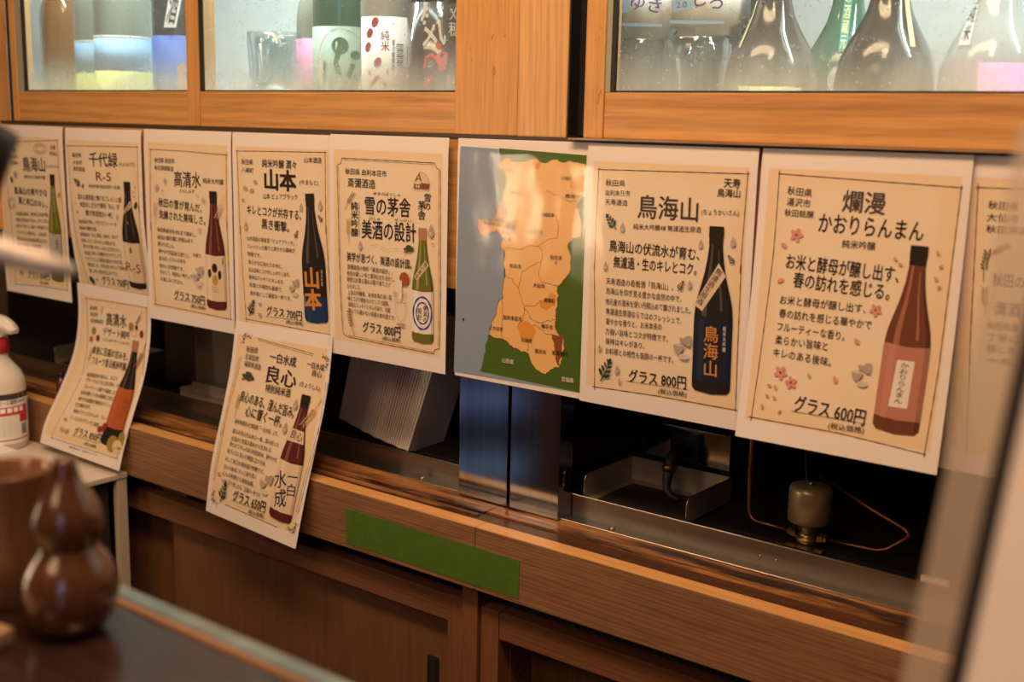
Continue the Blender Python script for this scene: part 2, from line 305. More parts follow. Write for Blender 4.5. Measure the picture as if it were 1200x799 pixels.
PRINTS = {
'p8': [
  ('S','ink',0.5,[(20.7,26.2),(201.6,31.2)]),
  ('S','ink',0.5,[(21.7,22.9),(22.1,101.9),(19.5,186.8),(17.0,276.9)]),
  ('S','ink',0.5,[(13.8,273.5),(110.2,273.3),(197.1,278.4)]),
  ('S','ink',0.5,[(200.2,28.7),(198.4,106.6),(197.6,199.5),(194.7,281.1)]),
  ('T',31.7,42.2,57.8,44.1,9.1,'ink',0,'秋田県'),
  ('T',31.8,53.3,56.9,54.3,9.1,'ink',0,'湯沢市'),
  ('T',30.4,64.2,61.3,64.7,7.9,'ink',0,'秋田銘醸'),
  ('T',89.4,49.6,132.1,50.3,20.0,'grey',1,'爛漫'),
  ('T',67.1,72.0,170.2,73.5,18.7,'ink',1,'かおりらんまん'),
  ('T',92.7,90.5,125.9,90.6,8.9,'ink',0,'純米吟醸'),
  ('T',36.6,112.4,151.4,115.7,15.0,'ink',1,'お米と酵母が醸し出す、'),
  ('T',46.0,129.9,144.4,133.0,14.9,'ink',1,'春の訪れを感じる。'),
  ('T',33.8,151.2,122.8,150.9,10.0,'ink',0,'お米と酵母が醸し出す、'),
  ('T',34.4,164.6,130.2,165.7,10.0,'ink',0,'春の訪れを感じる華やかで'),
  ('T',34.1,178.2,104.8,179.8,10.1,'ink',0,'フルーティーな香り。'),
  ('T',33.4,191.8,89.1,191.6,10.1,'ink',0,'柔らかい旨味と'),
  ('T',32.6,204.6,94.3,206.5,10.1,'ink',0,'キレのある後味。'),
  ('T',61.6,251.7,135.0,254.8,15.7,'ink',1,'グラス 600円'),
  ('S','ink',0.35,[(59.6,260.0),(135.7,260.0)]),
  ('T',99.2,267.9,135.3,266.5,7.3,'ink',0,'(税込価格)'),
  ('B',168.0,86.5,164.5,262.6,22.2,'amber','capb',0.53,0.925,'pink'),
  ('P','white',[(158.7,194.8),(175.3,194.4),(173.4,239.3),(155.5,239.4)]),
  ('V',166.9,196.8,164.3,236.0,7.9,'ink',1,'かおりらんまん'),
  ('M','flower',45.2,85.5,9.1,0.0,'pinkm'),
  ('M','petal',32.9,96.8,5.8,30.0,'pinkm'),
  ('M','petal',32.7,132.0,5.9,-30.0,'pinkm'),
  ('M','flower',132.6,150.6,8.0,20.0,'pinkm'),
  ('M','petal',117.7,182.6,5.6,40.0,'pinkm'),
  ('M','petal',100.6,222.5,5.7,60.0,'pinkm'),
  ('M','flower',43.2,223.8,9.2,10.0,'pinkm'),
  ('M','flower',55.5,232.1,8.3,40.0,'pinkm'),
  ('M','grain',32.7,238.1,3.4,20.0,'tanm'),
  ('M','grain',39.7,239.1,3.3,60.0,'tanm'),
  ('M','grain',31.8,248.8,3.4,30.0,'tanm'),
  ('M','grain',39.7,249.7,3.3,50.0,'tanm'),
  ('M','grain',27.8,260.1,3.4,80.0,'tanm'),
  ('M','grain',47.3,262.4,3.3,-40.0,'tanm'),
  ('M','grain',73.7,222.3,3.3,50.0,'tanm'),
  ('M','grain',185.4,91.6,3.1,50.0,'tanm'),
  ('M','grain',189.4,103.6,3.1,-30.0,'tanm'),
  ('M','grain',186.0,115.5,3.1,40.0,'tanm'),
  ('M','grain',189.5,122.9,3.1,-50.0,'tanm'),
  ('M','grain',146.6,100.4,3.1,40.0,'tanm'),
  ('M','grain',151.8,105.0,3.1,10.0,'tanm'),
  ('M','sake',126.7,212.9,17.6,0.0,'greym'),
],
'p7': [
  ('S','ink',0.5,[(14.8,30.1),(200.5,27.2)]),
  ('S','ink',0.5,[(17.7,27.9),(16.3,81.2),(16.2,145.9)]),
  ('S','ink',0.5,[(15.5,136.3),(19.3,201.8),(22.0,279.7)]),
  ('S','ink',0.5,[(18.7,276.2),(103.1,273.5),(201.9,273.5)]),
  ('S','ink',0.5,[(198.2,24.7),(197.0,76.1),(195.8,128.9)]),
  ('S','ink',0.5,[(196.6,120.0),(197.9,200.6),(199.7,274.7)]),
  ('T',26.9,44.2,52.5,44.2,8.1,'ink',0,'秋田県'),
  ('T',27.4,55.3,59.2,54.5,7.1,'grey',0,'由利本荘市'),
  ('T',27.0,65.4,56.6,64.9,7.4,'ink',0,'天寿酒造'),
  ('T',69.5,68.2,143.8,67.6,24.0,'grey',1,'鳥海山'),
  ('T',147.6,69.0,190.7,67.6,7.0,'ink',0,'(ちょうかいさん)'),
  ('T',171.8,37.5,190.6,37.7,9.2,'ink',1,'天寿'),
  ('T',164.7,48.0,191.0,47.6,8.3,'ink',1,'鳥海山'),
  ('T',65.0,89.9,148.3,87.8,7.0,'ink',0,'純米大吟醸48 無濾過生原酒'),
  ('T',34.8,113.4,148.0,113.9,12.5,'ink',1,'鳥海山の伏流水が育む、'),
  ('T',41.3,130.8,145.4,129.8,12.5,'ink',1,'無濾過・生のキレとコク。'),
  ('T',32.2,153.2,118.4,151.6,8.2,'ink',0,'天寿酒造の看板酒「鳥海山」。'),
  ('T',32.7,164.0,128.9,163.4,8.3,'ink',0,'鳥海山を仰ぎ見る豊かな自然の中で、'),
  ('T',32.7,176.0,140.8,174.2,8.3,'ink',0,'地元産の酒米を使い丹精込めて醸されました。'),
  ('T',33.7,186.9,130.2,186.7,8.3,'ink',0,'無濾過生原酒ならではのフレッシュで、'),
  ('T',34.2,198.9,106.4,196.4,8.3,'ink',0,'華やかな香りと、お米本来の'),
  ('T',34.2,209.9,114.8,208.3,8.3,'ink',0,'力強い旨味とコクが特徴です。'),
  ('T',34.7,220.9,85.7,220.1,8.4,'ink',0,'後味はキレがあり、'),
  ('T',35.2,232.3,122.7,230.7,8.4,'ink',0,'お料理との相性も抜群の一杯です。'),
  ('T',66.9,256.1,139.8,253.5,14.0,'ink',1,'グラス 800円'),
  ('S','ink',0.35,[(64.7,262.6),(142.1,260.4)]),
  ('T',105.8,267.6,140.8,266.0,6.9,'ink',0,'(税込価格)'),
  ('B',166.6,82.6,169.5,259.1,22.8,'black','capb',0.552,0.93,'navy'),
  ('P','cream',[(144.5,166.9),(154.6,173.2),(180.2,133.9),(171.4,120.6)]),
  ('W',174.0,127.0,149.6,166.3,7.6,'ink',1,'無濾過生原酒'),
  ('V',166.4,187.7,168.5,243.0,16.4,'gold',1,'鳥海山'),
  ('V',181.9,186.2,183.1,213.9,3.4,'white',0,'純米大吟醸'),
  ('M','sprig',36.8,86.9,13.3,-40.0,'leaf'),
  ('M','drop',51.6,91.6,6.3,0.0,'greym'),
  ('M','drop',149.2,102.4,5.7,0.0,'greym'),
  ('M','drop',186.5,97.1,6.6,0.0,'greym'),
  ('M','drop',31.5,136.0,6.1,0.0,'greym'),
  ('M','sprig',185.9,116.3,7.7,-40.0,'leaf'),
  ('M','sprig',127.7,149.4,8.7,30.0,'leaf'),
  ('M','drop',138.7,145.8,5.8,0.0,'greym'),
  ('M','drop',27.8,229.6,4.9,0.0,'greym'),
  ('M','sprig',36.6,254.6,19.1,25.0,'leafd'),
  ('M','drop',52.2,250.8,6.2,0.0,'greym'),
  ('M','drop',56.1,263.3,4.0,0.0,'greym'),
  ('M','sake',134.8,214.1,20.0,0.0,'greym'),
],
'map': [
  ('P','sea',[(5.9,11.1),(190.5,15.9),(195.4,288.1),(0.4,291.4)]),
  ('P','green',[(65.8,11.8),(190.5,15.9),(195.4,288.1),(39.8,284.7),(47.8,265.8),(53.9,239.4),(78.6,222.4),(75.7,111.9),(65.6,29.1)]),
  ('P','tan',[(65.6,29.1),(74.8,36.2),(78.3,49.3),(73.5,66.1),(69.6,83.0),(56.6,98.5),(35.8,95.7),(34.9,106.4),(40.6,116.6),(54.2,113.5),(64.9,108.5),(73.2,116.3),(70.8,127.0),(77.3,132.8),(79.7,162.3),(76.6,188.2),(67.4,210.8),(59.5,220.4),(56.0,236.1),(79.0,239.7),(95.4,248.3),(116.7,251.9),(128.8,269.5),(143.4,272.9),(161.4,262.6),(165.5,249.4),(167.2,228.2),(157.9,221.1),(155.4,206.8),(156.8,187.9),(156.0,167.3),(162.4,162.6),(172.8,149.3),(174.6,132.9),(169.1,117.1),(184.9,107.8),(186.6,91.7),(178.7,74.3),(183.2,66.1),(191.2,61.7),(190.2,25.3),(179.1,24.1),(159.8,25.6),(140.0,24.4),(127.6,26.0),(120.7,21.0),(117.4,25.2),(109.8,26.3),(84.0,27.6),(78.5,22.5)]),
  ('P','orange',[(65.6,29.1),(78.5,22.5),(84.0,27.6),(109.8,26.3),(120.7,21.0),(127.6,26.0),(125.3,34.2),(105.0,36.6),(89.4,34.4),(76.5,39.0)]),
  ('P','orange',[(171.3,45.7),(190.2,36.2),(190.0,55.9),(180.4,54.4),(169.6,53.0)]),
  ('P','brownt',[(64.4,87.5),(72.0,70.3),(80.4,86.5),(76.6,105.5),(64.8,104.3)]),
  ('P','brownt',[(78.0,95.8),(93.7,94.8),(90.5,110.8),(76.7,108.5)]),
  ('P','rose',[(35.8,95.7),(56.6,98.5),(64.9,108.5),(54.2,113.5),(40.6,116.6),(34.9,106.4)]),
  ('P','orange',[(132.8,186.4),(145.3,176.7),(154.4,177.8),(153.3,190.4),(140.9,197.2),(131.5,194.1)]),
  ('P','orange',[(98.9,222.1),(107.7,214.6),(123.5,216.1),(126.3,225.0),(116.3,239.1),(102.9,232.3)]),
  ('P','brown',[(149.4,224.2),(167.1,224.1),(165.5,249.4),(161.4,261.7),(156.8,246.4),(153.3,234.2)]),
  ('M','disc',153.1,140.1,4.1,0.0,'lake'),
  ('P','ink',[(13.1,222.4),(15.9,221.2),(16.5,223.8),(14.3,225.4)]),
  ('S','line',0.3,[(79.7,162.3),(90.5,165.5),(98.7,175.3),(104.2,185.3),(108.7,195.4),(127.8,191.1),(132.8,186.4)]),
  ('S','line',0.3,[(77.3,132.8),(102.6,128.7),(128.2,122.4),(133.5,128.2),(131.3,140.7),(113.6,148.6),(103.4,155.8),(101.1,168.7),(98.7,175.3)]),
  ('S','line',0.3,[(128.2,122.4),(138.1,115.5),(153.1,112.3),(155.2,102.0)]),
  ('S','line',0.3,[(131.3,140.7),(133.2,165.5),(144.9,165.1),(162.4,162.6)]),
  ('S','line',0.3,[(108.7,195.4),(107.7,212.5),(98.9,222.1)]),
  ('S','line',0.3,[(107.2,197.6),(118.0,209.1),(138.8,210.8),(155.4,206.8)]),
  ('S','line',0.3,[(76.6,188.2),(75.9,222.7),(79.0,239.7)]),
  ('S','line',0.3,[(123.5,216.1),(139.2,223.4),(149.4,224.2)]),
  ('S','line',0.3,[(116.3,239.1),(112.5,252.5)]),
  ('S','line',0.3,[(78.3,49.3),(110.3,39.6),(126.2,61.2),(156.3,63.6),(191.3,63.7)]),
  ('S','line',0.3,[(114.9,109.0),(117.0,92.4),(129.5,83.4),(152.1,86.0),(155.2,102.0)]),
  ('S','line',0.3,[(80.4,86.5),(114.4,90.5)]),
  ('S','line',0.35,[(65.6,29.1),(74.8,36.2),(78.3,49.3),(73.5,66.1),(69.6,83.0),(56.6,98.5),(35.8,95.7),(34.9,106.4),(40.6,116.6),(54.2,113.5),(64.9,108.5),(73.2,116.3),(70.8,127.0),(77.3,132.8),(79.7,162.3),(76.6,188.2),(67.4,210.8),(59.5,220.4),(56.0,236.1),(79.0,239.7),(95.4,248.3),(116.7,251.9),(128.8,269.5),(143.4,272.9),(161.4,262.6),(165.5,249.4),(167.2,228.2),(157.9,221.1),(155.4,206.8),(156.8,187.9),(156.0,167.3),(162.4,162.6),(172.8,149.3),(174.6,132.9),(169.1,117.1),(184.9,107.8),(186.6,91.7),(178.7,74.3),(183.2,66.1),(191.2,61.7)]),
  ('S','line',0.3,[(143.4,272.9),(141.3,286.0)]),
  ('S','line',0.3,[(161.4,262.6),(171.0,263.3),(183.7,267.7),(194.9,276.5)]),
  ('T',74.8,37.9,90.6,38.4,4.5,'ink',1,'八峰町'),
  ('T',85.0,62.6,100.6,63.0,4.5,'ink',1,'能代市'),
  ('T',157.5,42.4,173.1,42.9,4.4,'ink',1,'小坂町'),
  ('T',163.6,62.4,185.5,62.8,4.4,'ink',1,'鹿角市'),
  ('T',128.0,85.5,149.2,85.8,4.5,'ink',1,'北秋田市'),
  ('T',60.3,95.3,76.9,95.9,4.6,'ink',1,'大潟村'),
  ('T',76.5,102.6,94.5,103.0,4.6,'ink',1,'五城目町'),
  ('T',71.4,111.0,87.9,111.0,4.6,'ink',1,'井川町'),
  ('T',71.6,118.5,87.6,118.6,4.6,'ink',1,'潟上市'),
  ('T',44.7,101.4,62.6,101.5,4.7,'ink',1,'男鹿市'),
  ('T',110.2,106.5,132.8,106.9,4.5,'ink',1,'上小阿仁村'),
  ('T',144.8,133.8,161.8,134.0,4.9,'ink',1,'仙北市'),
  ('T',85.8,149.4,103.2,149.1,5.1,'ink',1,'秋田市'),
  ('T',121.5,169.1,138.4,169.1,5.0,'ink',1,'大仙市'),
  ('T',137.4,185.0,153.6,184.9,5.0,'ink',1,'美郷町'),
  ('T',78.3,212.5,106.1,211.8,5.2,'ink',1,'由利本荘市'),
  ('T',134.8,216.4,151.7,216.0,5.0,'ink',1,'横手市'),
  ('T',56.9,227.7,77.6,227.7,5.2,'ink',1,'にかほ市'),
  ('T',105.2,236.3,122.5,236.2,5.1,'ink',1,'羽後町'),
  ('T',126.0,247.2,143.0,247.0,5.1,'ink',1,'湯沢市'),
  ('T',151.2,245.9,173.9,244.9,5.0,'ink',1,'東成瀬村'),
  ('T',77.5,265.6,95.9,265.6,5.7,'pale',2,'山形県'),
  ('T',77.5,265.6,95.9,265.6,5.7,'ink',1,'山形県'),
  ('T',166.4,275.3,184.0,275.2,5.5,'pale',2,'宮城県'),
  ('T',166.4,275.3,184.0,275.2,5.5,'ink',1,'宮城県'),
],
'p5': [
  ('S','ink',0.5,[(24.8,32.2),(106.4,32.3),(187.1,32.7)]),
  ('S','ink',0.4,[(187.1,32.7),(189.3,38.1),(196.2,41.4)]),
  ('S','ink',0.4,[(24.8,32.2),(23.0,38.9),(15.8,42.1)]),
  ('S','ink',0.5,[(15.8,42.1),(17.7,98.1),(19.0,161.9)]),
  ('S','ink',0.5,[(19.0,150.4),(21.2,210.7),(25.4,261.0)]),
  ('S','ink',0.4,[(25.4,261.0),(27.8,266.8),(35.4,269.4)]),
  ('S','ink',0.5,[(35.4,269.4),(113.7,270.8),(188.9,271.6)]),
  ('S','ink',0.4,[(188.9,271.6),(190.9,266.3),(198.4,263.6)]),
  ('S','ink',0.5,[(197.7,131.9),(199.6,196.1),(198.7,263.6)]),
  ('S','ink',0.5,[(196.2,41.4),(197.2,87.2),(198.0,146.6)]),
  ('S','ink',0.25,[(26.9,34.2),(186.4,34.7)]),
  ('S','ink',0.25,[(18.8,43.2),(20.4,98.0),(21.4,161.7)]),
  ('S','ink',0.25,[(21.4,150.2),(23.7,210.5),(27.8,259.1)]),
  ('S','ink',0.25,[(36.9,267.0),(187.5,269.7)]),
  ('S','ink',0.25,[(193.6,41.9),(195.4,146.8)]),
  ('S','ink',0.25,[(195.2,136.1),(196.7,196.4),(196.2,262.3)]),
  ('T',31.3,49.0,105.9,49.6,8.8,'ink',0,'秋田県 由利本荘市'),
  ('T',35.8,63.4,86.2,63.7,13.0,'ink',0,'斎彌酒造'),
  ('T',82.5,75.2,130.4,75.1,4.9,'ink',0,'ゆきのぼうしゃ'),
  ('T',67.2,92.0,147.8,90.8,22.5,'ink',1,'雪の茅舎'),
  ('T',75.4,107.7,94.7,107.5,4.6,'ink',0,'びしゅ'),
  ('T',120.4,106.8,149.4,106.3,4.5,'ink',0,'せっけい'),
  ('T',61.7,123.1,157.5,121.5,23.5,'ink',1,'美酒の設計'),
  ('V',47.9,87.9,49.1,134.1,11.8,'ink',1,'純米吟醸'),
  ('V',56.4,88.5,57.3,131.8,3.5,'ink',0,'じゅんまいぎんじょう'),
  ('V',176.4,70.6,175.4,91.6,11.2,'ink',1,'雪の'),
  ('V',166.4,80.1,166.7,104.1,11.8,'ink',1,'茅舎'),
  ('T',34.1,161.0,150.6,161.8,11.6,'ink',1,'美学が息づく、美酒の設計図。'),
  ('T',35.0,174.4,117.8,174.7,7.3,'ink',0,'斎彌酒造の傑作「美酒の設計」。'),
  ('T',34.7,183.0,121.6,183.3,7.3,'ink',0,'秋田の厳しい冬と清冽な水を活かし、'),
  ('T',34.6,191.4,114.5,190.9,7.3,'ink',0,'緻密な計算と職人の勘で造り上げ'),
  ('T',34.9,200.2,60.1,200.0,7.3,'ink',0,'られました。'),
  ('T',36.1,208.7,116.1,207.7,7.4,'ink',0,'上品な吟醸香、お米本来の深い旨'),
  ('T',36.1,216.7,111.9,216.4,7.4,'ink',0,'味とコクが絶妙なバランスで調和。'),
  ('T',37.0,224.7,113.9,224.6,7.4,'ink',0,'後味はスッキリとキレがあり、何度'),
  ('T',37.0,232.9,122.5,233.7,7.4,'ink',0,'飲んでも飽かない究極の食中酒です。'),
  ('T',64.0,251.8,132.0,251.5,14.3,'ink',1,'グラス 800円'),
  ('T',100.1,263.0,132.1,262.0,6.4,'ink',0,'(税込価格)'),
  ('B',168.7,114.0,170.7,259.1,18.2,'greeng','capt',0.545,0.915,'white'),
  ('P','cream',[(154.9,176.6),(160.4,181.2),(180.1,160.0),(174.1,154.0)]),
  ('W',176.3,157.5,157.6,178.4,5.7,'ink',1,'雪の茅舎'),
  ('M','ring',170.2,221.8,15.6,20.6,'blue',2.46),
  ('M','ring',170.2,221.8,10.4,13.6,'blue',1.91),
  ('V',174.7,211.5,175.0,233.2,6.5,'ink',1,'美酒の'),
  ('V',165.5,215.2,165.7,231.7,7.1,'ink',1,'設計'),
  ('M','house',165.5,56.3,27.8,0.0,'brownm'),
  ('M','wheat',38.7,86.3,22.1,25.0,'brownm'),
  ('M','wheat',37.2,126.5,25.5,-15.0,'tanm'),
  ('M','drop',60.3,143.8,7.2,0.0,'greym'),
  ('M','drop',183.7,116.3,10.0,0.0,'greym'),
  ('M','grain',186.6,132.1,2.8,0.0,'greym'),
  ('M','pine',146.2,143.1,15.3,0.0,'pine'),
  ('S','greym',0.3,[(78.4,143.4),(90.0,140.4),(107.1,145.3),(129.6,142.4)]),
  ('M','ell',139.4,180.8,8.4,8.7,'egg'),
  ('P','white',[(131.7,182.5),(135.6,184.2),(135.0,209.2),(131.9,209.6)]),
  ('S','greym',0.4,[(123.2,211.6),(125.3,227.0),(129.9,234.9),(133.3,236.2),(133.3,240.8)]),
  ('S','greym',0.4,[(142.8,209.4),(141.6,225.2),(137.5,234.0),(134.7,236.0),(134.7,240.6)]),
  ('M','ring',133.0,210.5,9.6,2.5,'greym',0.56),
  ('M','ell',133.9,240.7,7.9,1.9,'greym'),
  ('M','wheat',43.0,249.6,28.3,-30.0,'brownm'),
  ('M','snow',124.0,201.0,5.0,0.0,'greym'),
  ('M','snow',139.9,200.4,4.1,0.0,'greym'),
],
'p4': [
  ('S','ink',0.5,[(9.0,27.9),(104.1,25.8),(195.4,24.1)]),
  ('S','ink',0.5,[(12.4,26.5),(13.7,73.6),(15.6,146.8)]),
  ('S','ink',0.5,[(16.4,134.5),(19.7,204.7),(26.0,273.4)]),
  ('S','ink',0.5,[(23.0,269.2),(108.4,269.8),(211.4,270.6)]),
  ('S','ink',0.5,[(192.8,21.8),(193.0,65.1),(193.3,133.6)]),
  ('S','ink',0.5,[(193.9,122.0),(199.1,197.0),(208.1,272.5)]),
  ('T',21.7,42.8,46.6,43.0,8.7,'ink',0,'秋田県'),
  ('T',21.4,54.2,47.9,54.6,8.3,'ink',0,'八峰町'),
  ('T',65.7,43.2,136.3,43.3,11.4,'ink',1,'純米吟醸 潤々'),
  ('T',69.9,65.9,135.9,65.5,26.8,'ink',2,'山本'),
  ('T',142.8,66.1,179.7,65.3,8.0,'ink',0,'(やまもと)'),
  ('T',152.2,35.6,186.7,35.2,8.6,'ink',0,'山本酒造'),
  ('T',67.2,89.0,138.1,86.7,9.0,'ink',0,'山本 ピュアブラック'),
  ('T',31.7,110.0,145.4,111.3,13.2,'ink',1,'キレとコクが共存する、'),
  ('T',62.9,128.0,120.4,129.7,13.8,'ink',1,'黒き衝撃。'),
  ('T',31.1,151.0,136.4,151.0,7.2,'ink',0,'山本酒造の看板酒「ピュアブラック」。'),
  ('T',30.8,162.4,132.0,161.0,7.2,'ink',0,'フレッシュな香りと爽やかな酸味が'),
  ('T',31.1,173.4,60.6,173.7,7.2,'ink',0,'特徴です。'),
  ('T',32.3,184.9,105.8,185.5,7.3,'ink',0,'滑らかな口当たりの中に、'),
  ('T',32.8,196.3,121.4,195.7,7.3,'ink',0,'米の旨味とコクがしっかりとあり、'),
  ('T',33.5,206.4,108.8,207.2,7.3,'ink',0,'後味はスッキリとキレます。'),
  ('T',34.6,217.8,105.1,218.2,7.3,'ink',0,'料理との相性も抜群で、'),
  ('T',35.5,229.8,123.0,228.9,7.3,'ink',0,'食中酒として最適な一杯です。'),
  ('T',70.5,251.4,144.6,250.8,13.3,'ink',1,'グラス 700円'),
  ('S','ink',0.35,[(68.8,259.7),(148.1,257.4)]),
  ('T',111.4,263.0,147.2,261.9,6.4,'ink',0,'(税込価格)'),
  ('B',162.4,80.3,174.4,255.8,23.4,'black','capb',0.8,1.0,'blued'),
  ('V',164.3,180.9,169.1,240.9,29.2,'gold',2,'山本'),
  ('V',185.2,182.2,186.0,205.0,3.3,'pale',0,'純米吟醸'),
  ('V',150.1,221.3,152.4,236.6,2.8,'pale',0,'秋田県産'),
  ('M','petal',29.8,80.1,8.0,20.0,'tanm'),
  ('M','petal',43.6,82.5,8.0,-10.0,'greym'),
  ('M','petal',51.6,70.0,6.8,30.0,'greym'),
  ('M','petal',24.5,96.8,5.5,20.0,'tanm'),
  ('M','drop',145.6,99.9,7.0,0.0,'greym'),
  ('M','drop',183.5,95.0,8.6,0.0,'greym'),
  ('M','drop',29.6,133.1,8.1,0.0,'greym'),
  ('M','sprig',184.1,113.6,8.0,-40.0,'leafd'),
  ('M','sprig',135.2,138.6,8.5,30.0,'leafd'),
  ('M','sprig',38.8,251.8,17.2,25.0,'leafd'),
  ('M','petal',57.9,243.2,5.3,0.0,'greym'),
  ('M','petal',57.1,259.5,6.5,30.0,'greym'),
  ('M','sake',131.1,211.6,18.6,0.0,'greym'),
],
'p3': [
  ('S','ink',0.5,[(15.9,31.9),(95.4,32.1),(201.8,34.5)]),
  ('S','ink',0.5,[(18.3,30.3),(15.1,87.0),(12.1,156.2)]),
  ('S','ink',0.5,[(13.7,142.8),(14.6,207.7),(19.1,274.1)]),
  ('S','ink',0.5,[(14.9,271.7),(109.9,272.5),(203.0,274.4)]),
  ('S','ink',0.5,[(198.5,31.3),(197.1,87.3),(195.7,143.0)]),
  ('S','ink',0.5,[(196.7,130.5),(197.9,201.5),(200.4,277.2)]),
  ('T',27.6,48.0,77.0,47.8,8.6,'ink',0,'秋田県 秋田市'),
  ('T',27.0,59.1,74.6,59.7,8.2,'ink',0,'秋田酒類製造'),
  ('T',74.8,74.5,138.4,74.2,22.7,'ink',1,'高清水'),
  ('T',143.5,73.6,191.0,74.0,9.0,'ink',0,'純米大吟醸'),
  ('T',87.9,91.7,123.2,91.0,6.2,'ink',0,'たかしみず'),
  ('T',34.1,111.5,140.2,115.2,13.0,'ink',1,'秋田の雪が育んだ、'),
  ('T',34.4,130.1,147.0,132.8,13.1,'ink',1,'洗練された美味しさ。'),
  ('T',29.3,153.6,125.1,155.8,7.8,'ink',0,'秋田県産米を45%まで精米し、'),
  ('T',29.3,165.4,117.0,165.4,7.8,'ink',0,'秋田の厳冬期に丹精込めて'),
  ('T',29.8,175.7,71.1,176.6,7.8,'ink',0,'醸されました。'),
  ('T',31.0,186.8,107.0,188.3,7.8,'ink',0,'華やかで気品ある香りと、'),
  ('T',114.5,185.7,137.6,186.3,6.8,'ink',0,'冷酒で、'),
  ('T',31.1,198.0,96.5,197.8,7.8,'ink',0,'澄み切ったキレのある'),
  ('T',32.2,209.4,92.6,210.3,7.9,'ink',0,'味わいが特徴です。'),
  ('T',32.7,219.5,112.9,220.0,7.9,'ink',0,'冷やして、特別な一杯として'),
  ('T',33.6,229.9,89.9,230.8,7.9,'ink',0,'お楽しみください。'),
  ('T',66.6,251.4,141.3,253.0,13.9,'ink',1,'グラス 750円'),
  ('S','ink',0.35,[(64.6,258.1),(143.7,259.5)]),
  ('T',106.9,264.2,142.5,264.7,6.5,'ink',0,'(税込価格)'),
  ('B',166.6,88.0,169.6,262.0,23.1,'redb','capb',0.537,0.926,'label'),
  ('M','ell',166.5,201.3,6.5,7.1,'ink'),
  ('M','ell',154.8,210.1,3.9,6.7,'ink'),
  ('M','ell',178.0,210.6,3.9,7.1,'ink'),
  ('M','ell',167.4,219.3,6.5,7.9,'goldb'),
  ('V',185.9,185.2,185.5,196.1,3.8,'ink',0,'秋田清水'),
  ('S','ink',0.3,[(159.6,229.7),(174.1,229.6)]),
  ('S','ink',0.3,[(159.4,233.2),(177.1,233.3)]),
  ('S','ink',0.3,[(159.3,236.4),(177.0,236.6)]),
  ('M','snow',32.7,90.0,8.2,0.0,'greym'),
  ('M','snow',54.1,78.3,6.6,20.0,'greym'),
  ('M','snow',47.0,93.2,3.1,0.0,'greym'),
  ('M','snow',145.3,102.3,6.4,10.0,'greym'),
  ('M','snow',132.6,96.4,3.2,0.0,'greym'),
  ('M','snow',135.9,147.0,6.2,0.0,'greym'),
  ('M','wheat',27.3,128.6,26.8,-10.0,'tanm'),
  ('M','wheat',186.2,111.1,29.9,195.0,'tanm'),
  ('M','sake',130.7,215.1,22.2,0.0,'greym'),
],
'p2': [
  ('S','ink',0.5,[(5.0,30.9),(202.4,27.1)]),
  ('S','ink',0.5,[(8.4,29.3),(10.2,85.9),(13.6,141.0)]),
  ('S','ink',0.5,[(13.4,126.9),(15.7,188.4),(29.8,257.7)]),
  ('S','ink',0.5,[(200.5,24.8),(198.8,77.3),(199.1,129.3)]),
  ('S','ink',0.5,[(197.9,116.0),(197.5,172.4),(197.1,229.8)]),
  ('T',20.7,45.3,47.4,45.3,8.8,'ink',0,'秋田県'),
  ('T',21.7,57.1,48.7,57.0,8.1,'ink',0,'大仙市'),
  ('T',22.5,67.5,55.9,67.6,8.1,'ink',0,'奥田酒造'),
  ('T',68.5,51.2,146.6,50.2,22.0,'ink',1,'千代緑'),
  ('T',150.1,55.3,191.5,54.8,7.9,'ink',0,'(ちよみどり)'),
  ('T',86.0,76.7,127.6,76.3,20.2,'wine',0,'R-5'),
  ('T',64.3,94.0,151.3,92.0,6.6,'ink',0,'純米吟醸 無加圧採り(生酒)'),
  ('T',31.7,112.8,153.9,111.7,10.4,'ink',0,'溢れる果実香と弾けるフレッシュ感!'),
  ('T',37.1,125.0,147.0,123.3,10.1,'ink',0,'秋田のこだわり酵母「R-5」が'),
  ('T',52.1,137.8,127.7,138.1,10.5,'ink',0,'醸す新感覚の一杯。'),
  ('T',29.4,153.3,135.6,151.5,7.3,'ink',0,'奥田酒造が贈る、モダンでジューシーな'),
  ('T',28.6,164.0,79.3,163.5,7.4,'ink',0,'純米吟醸生酒。'),
  ('T',28.8,174.6,134.9,172.2,7.4,'ink',0,'秋田独自の「R-5」酵母、由来の、まるで'),
  ('T',30.6,185.0,124.8,183.5,7.5,'ink',0,'完熟したリンゴやメロンを思わせる'),
  ('T',33.1,194.6,137.9,193.4,7.5,'ink',0,'華やかな香りが口いっぱいに広がります。'),
  ('T',34.8,205.4,138.8,202.4,7.6,'ink',0,'無加圧で搾った雑味のないやさしさで'),
  ('T',35.4,215.1,142.2,213.1,7.7,'ink',0,'ピチピチとした微発泡感をそのまま残し'),
  ('T',38.5,224.7,147.3,222.5,7.7,'ink',0,'瓶詰めした、大切な方とゆっくり特別な'),
  ('T',40.2,235.2,121.3,233.9,7.8,'ink',0,'愉しみたい特別な仕上がりです。'),
  ('T',71.6,248.1,144.7,248.3,14.4,'ink',1,'グラス 750円'),
  ('B',169.8,81.8,171.5,251.6,22.9,'black','capb',0.563,0.94,'cream'),
  ('P','cream',[(155.8,130.8),(158.3,134.7),(180.0,121.0),(177.1,111.5)]),
  ('W',176.7,117.3,158.4,133.9,6.2,'ink',1,'生酒'),
  ('M','disc',166.5,146.5,4.9,0.0,'goldb'),
  ('V',167.0,143.5,166.0,149.8,5.4,'ink',0,'生'),
  ('T',147.8,217.2,186.3,219.1,20.4,'wine',0,'R-5'),
  ('M','drop',166.3,190.1,6.4,0.0,'ink'),
  ('S','ink',0.3,[(165.9,226.5),(180.8,226.3)]),
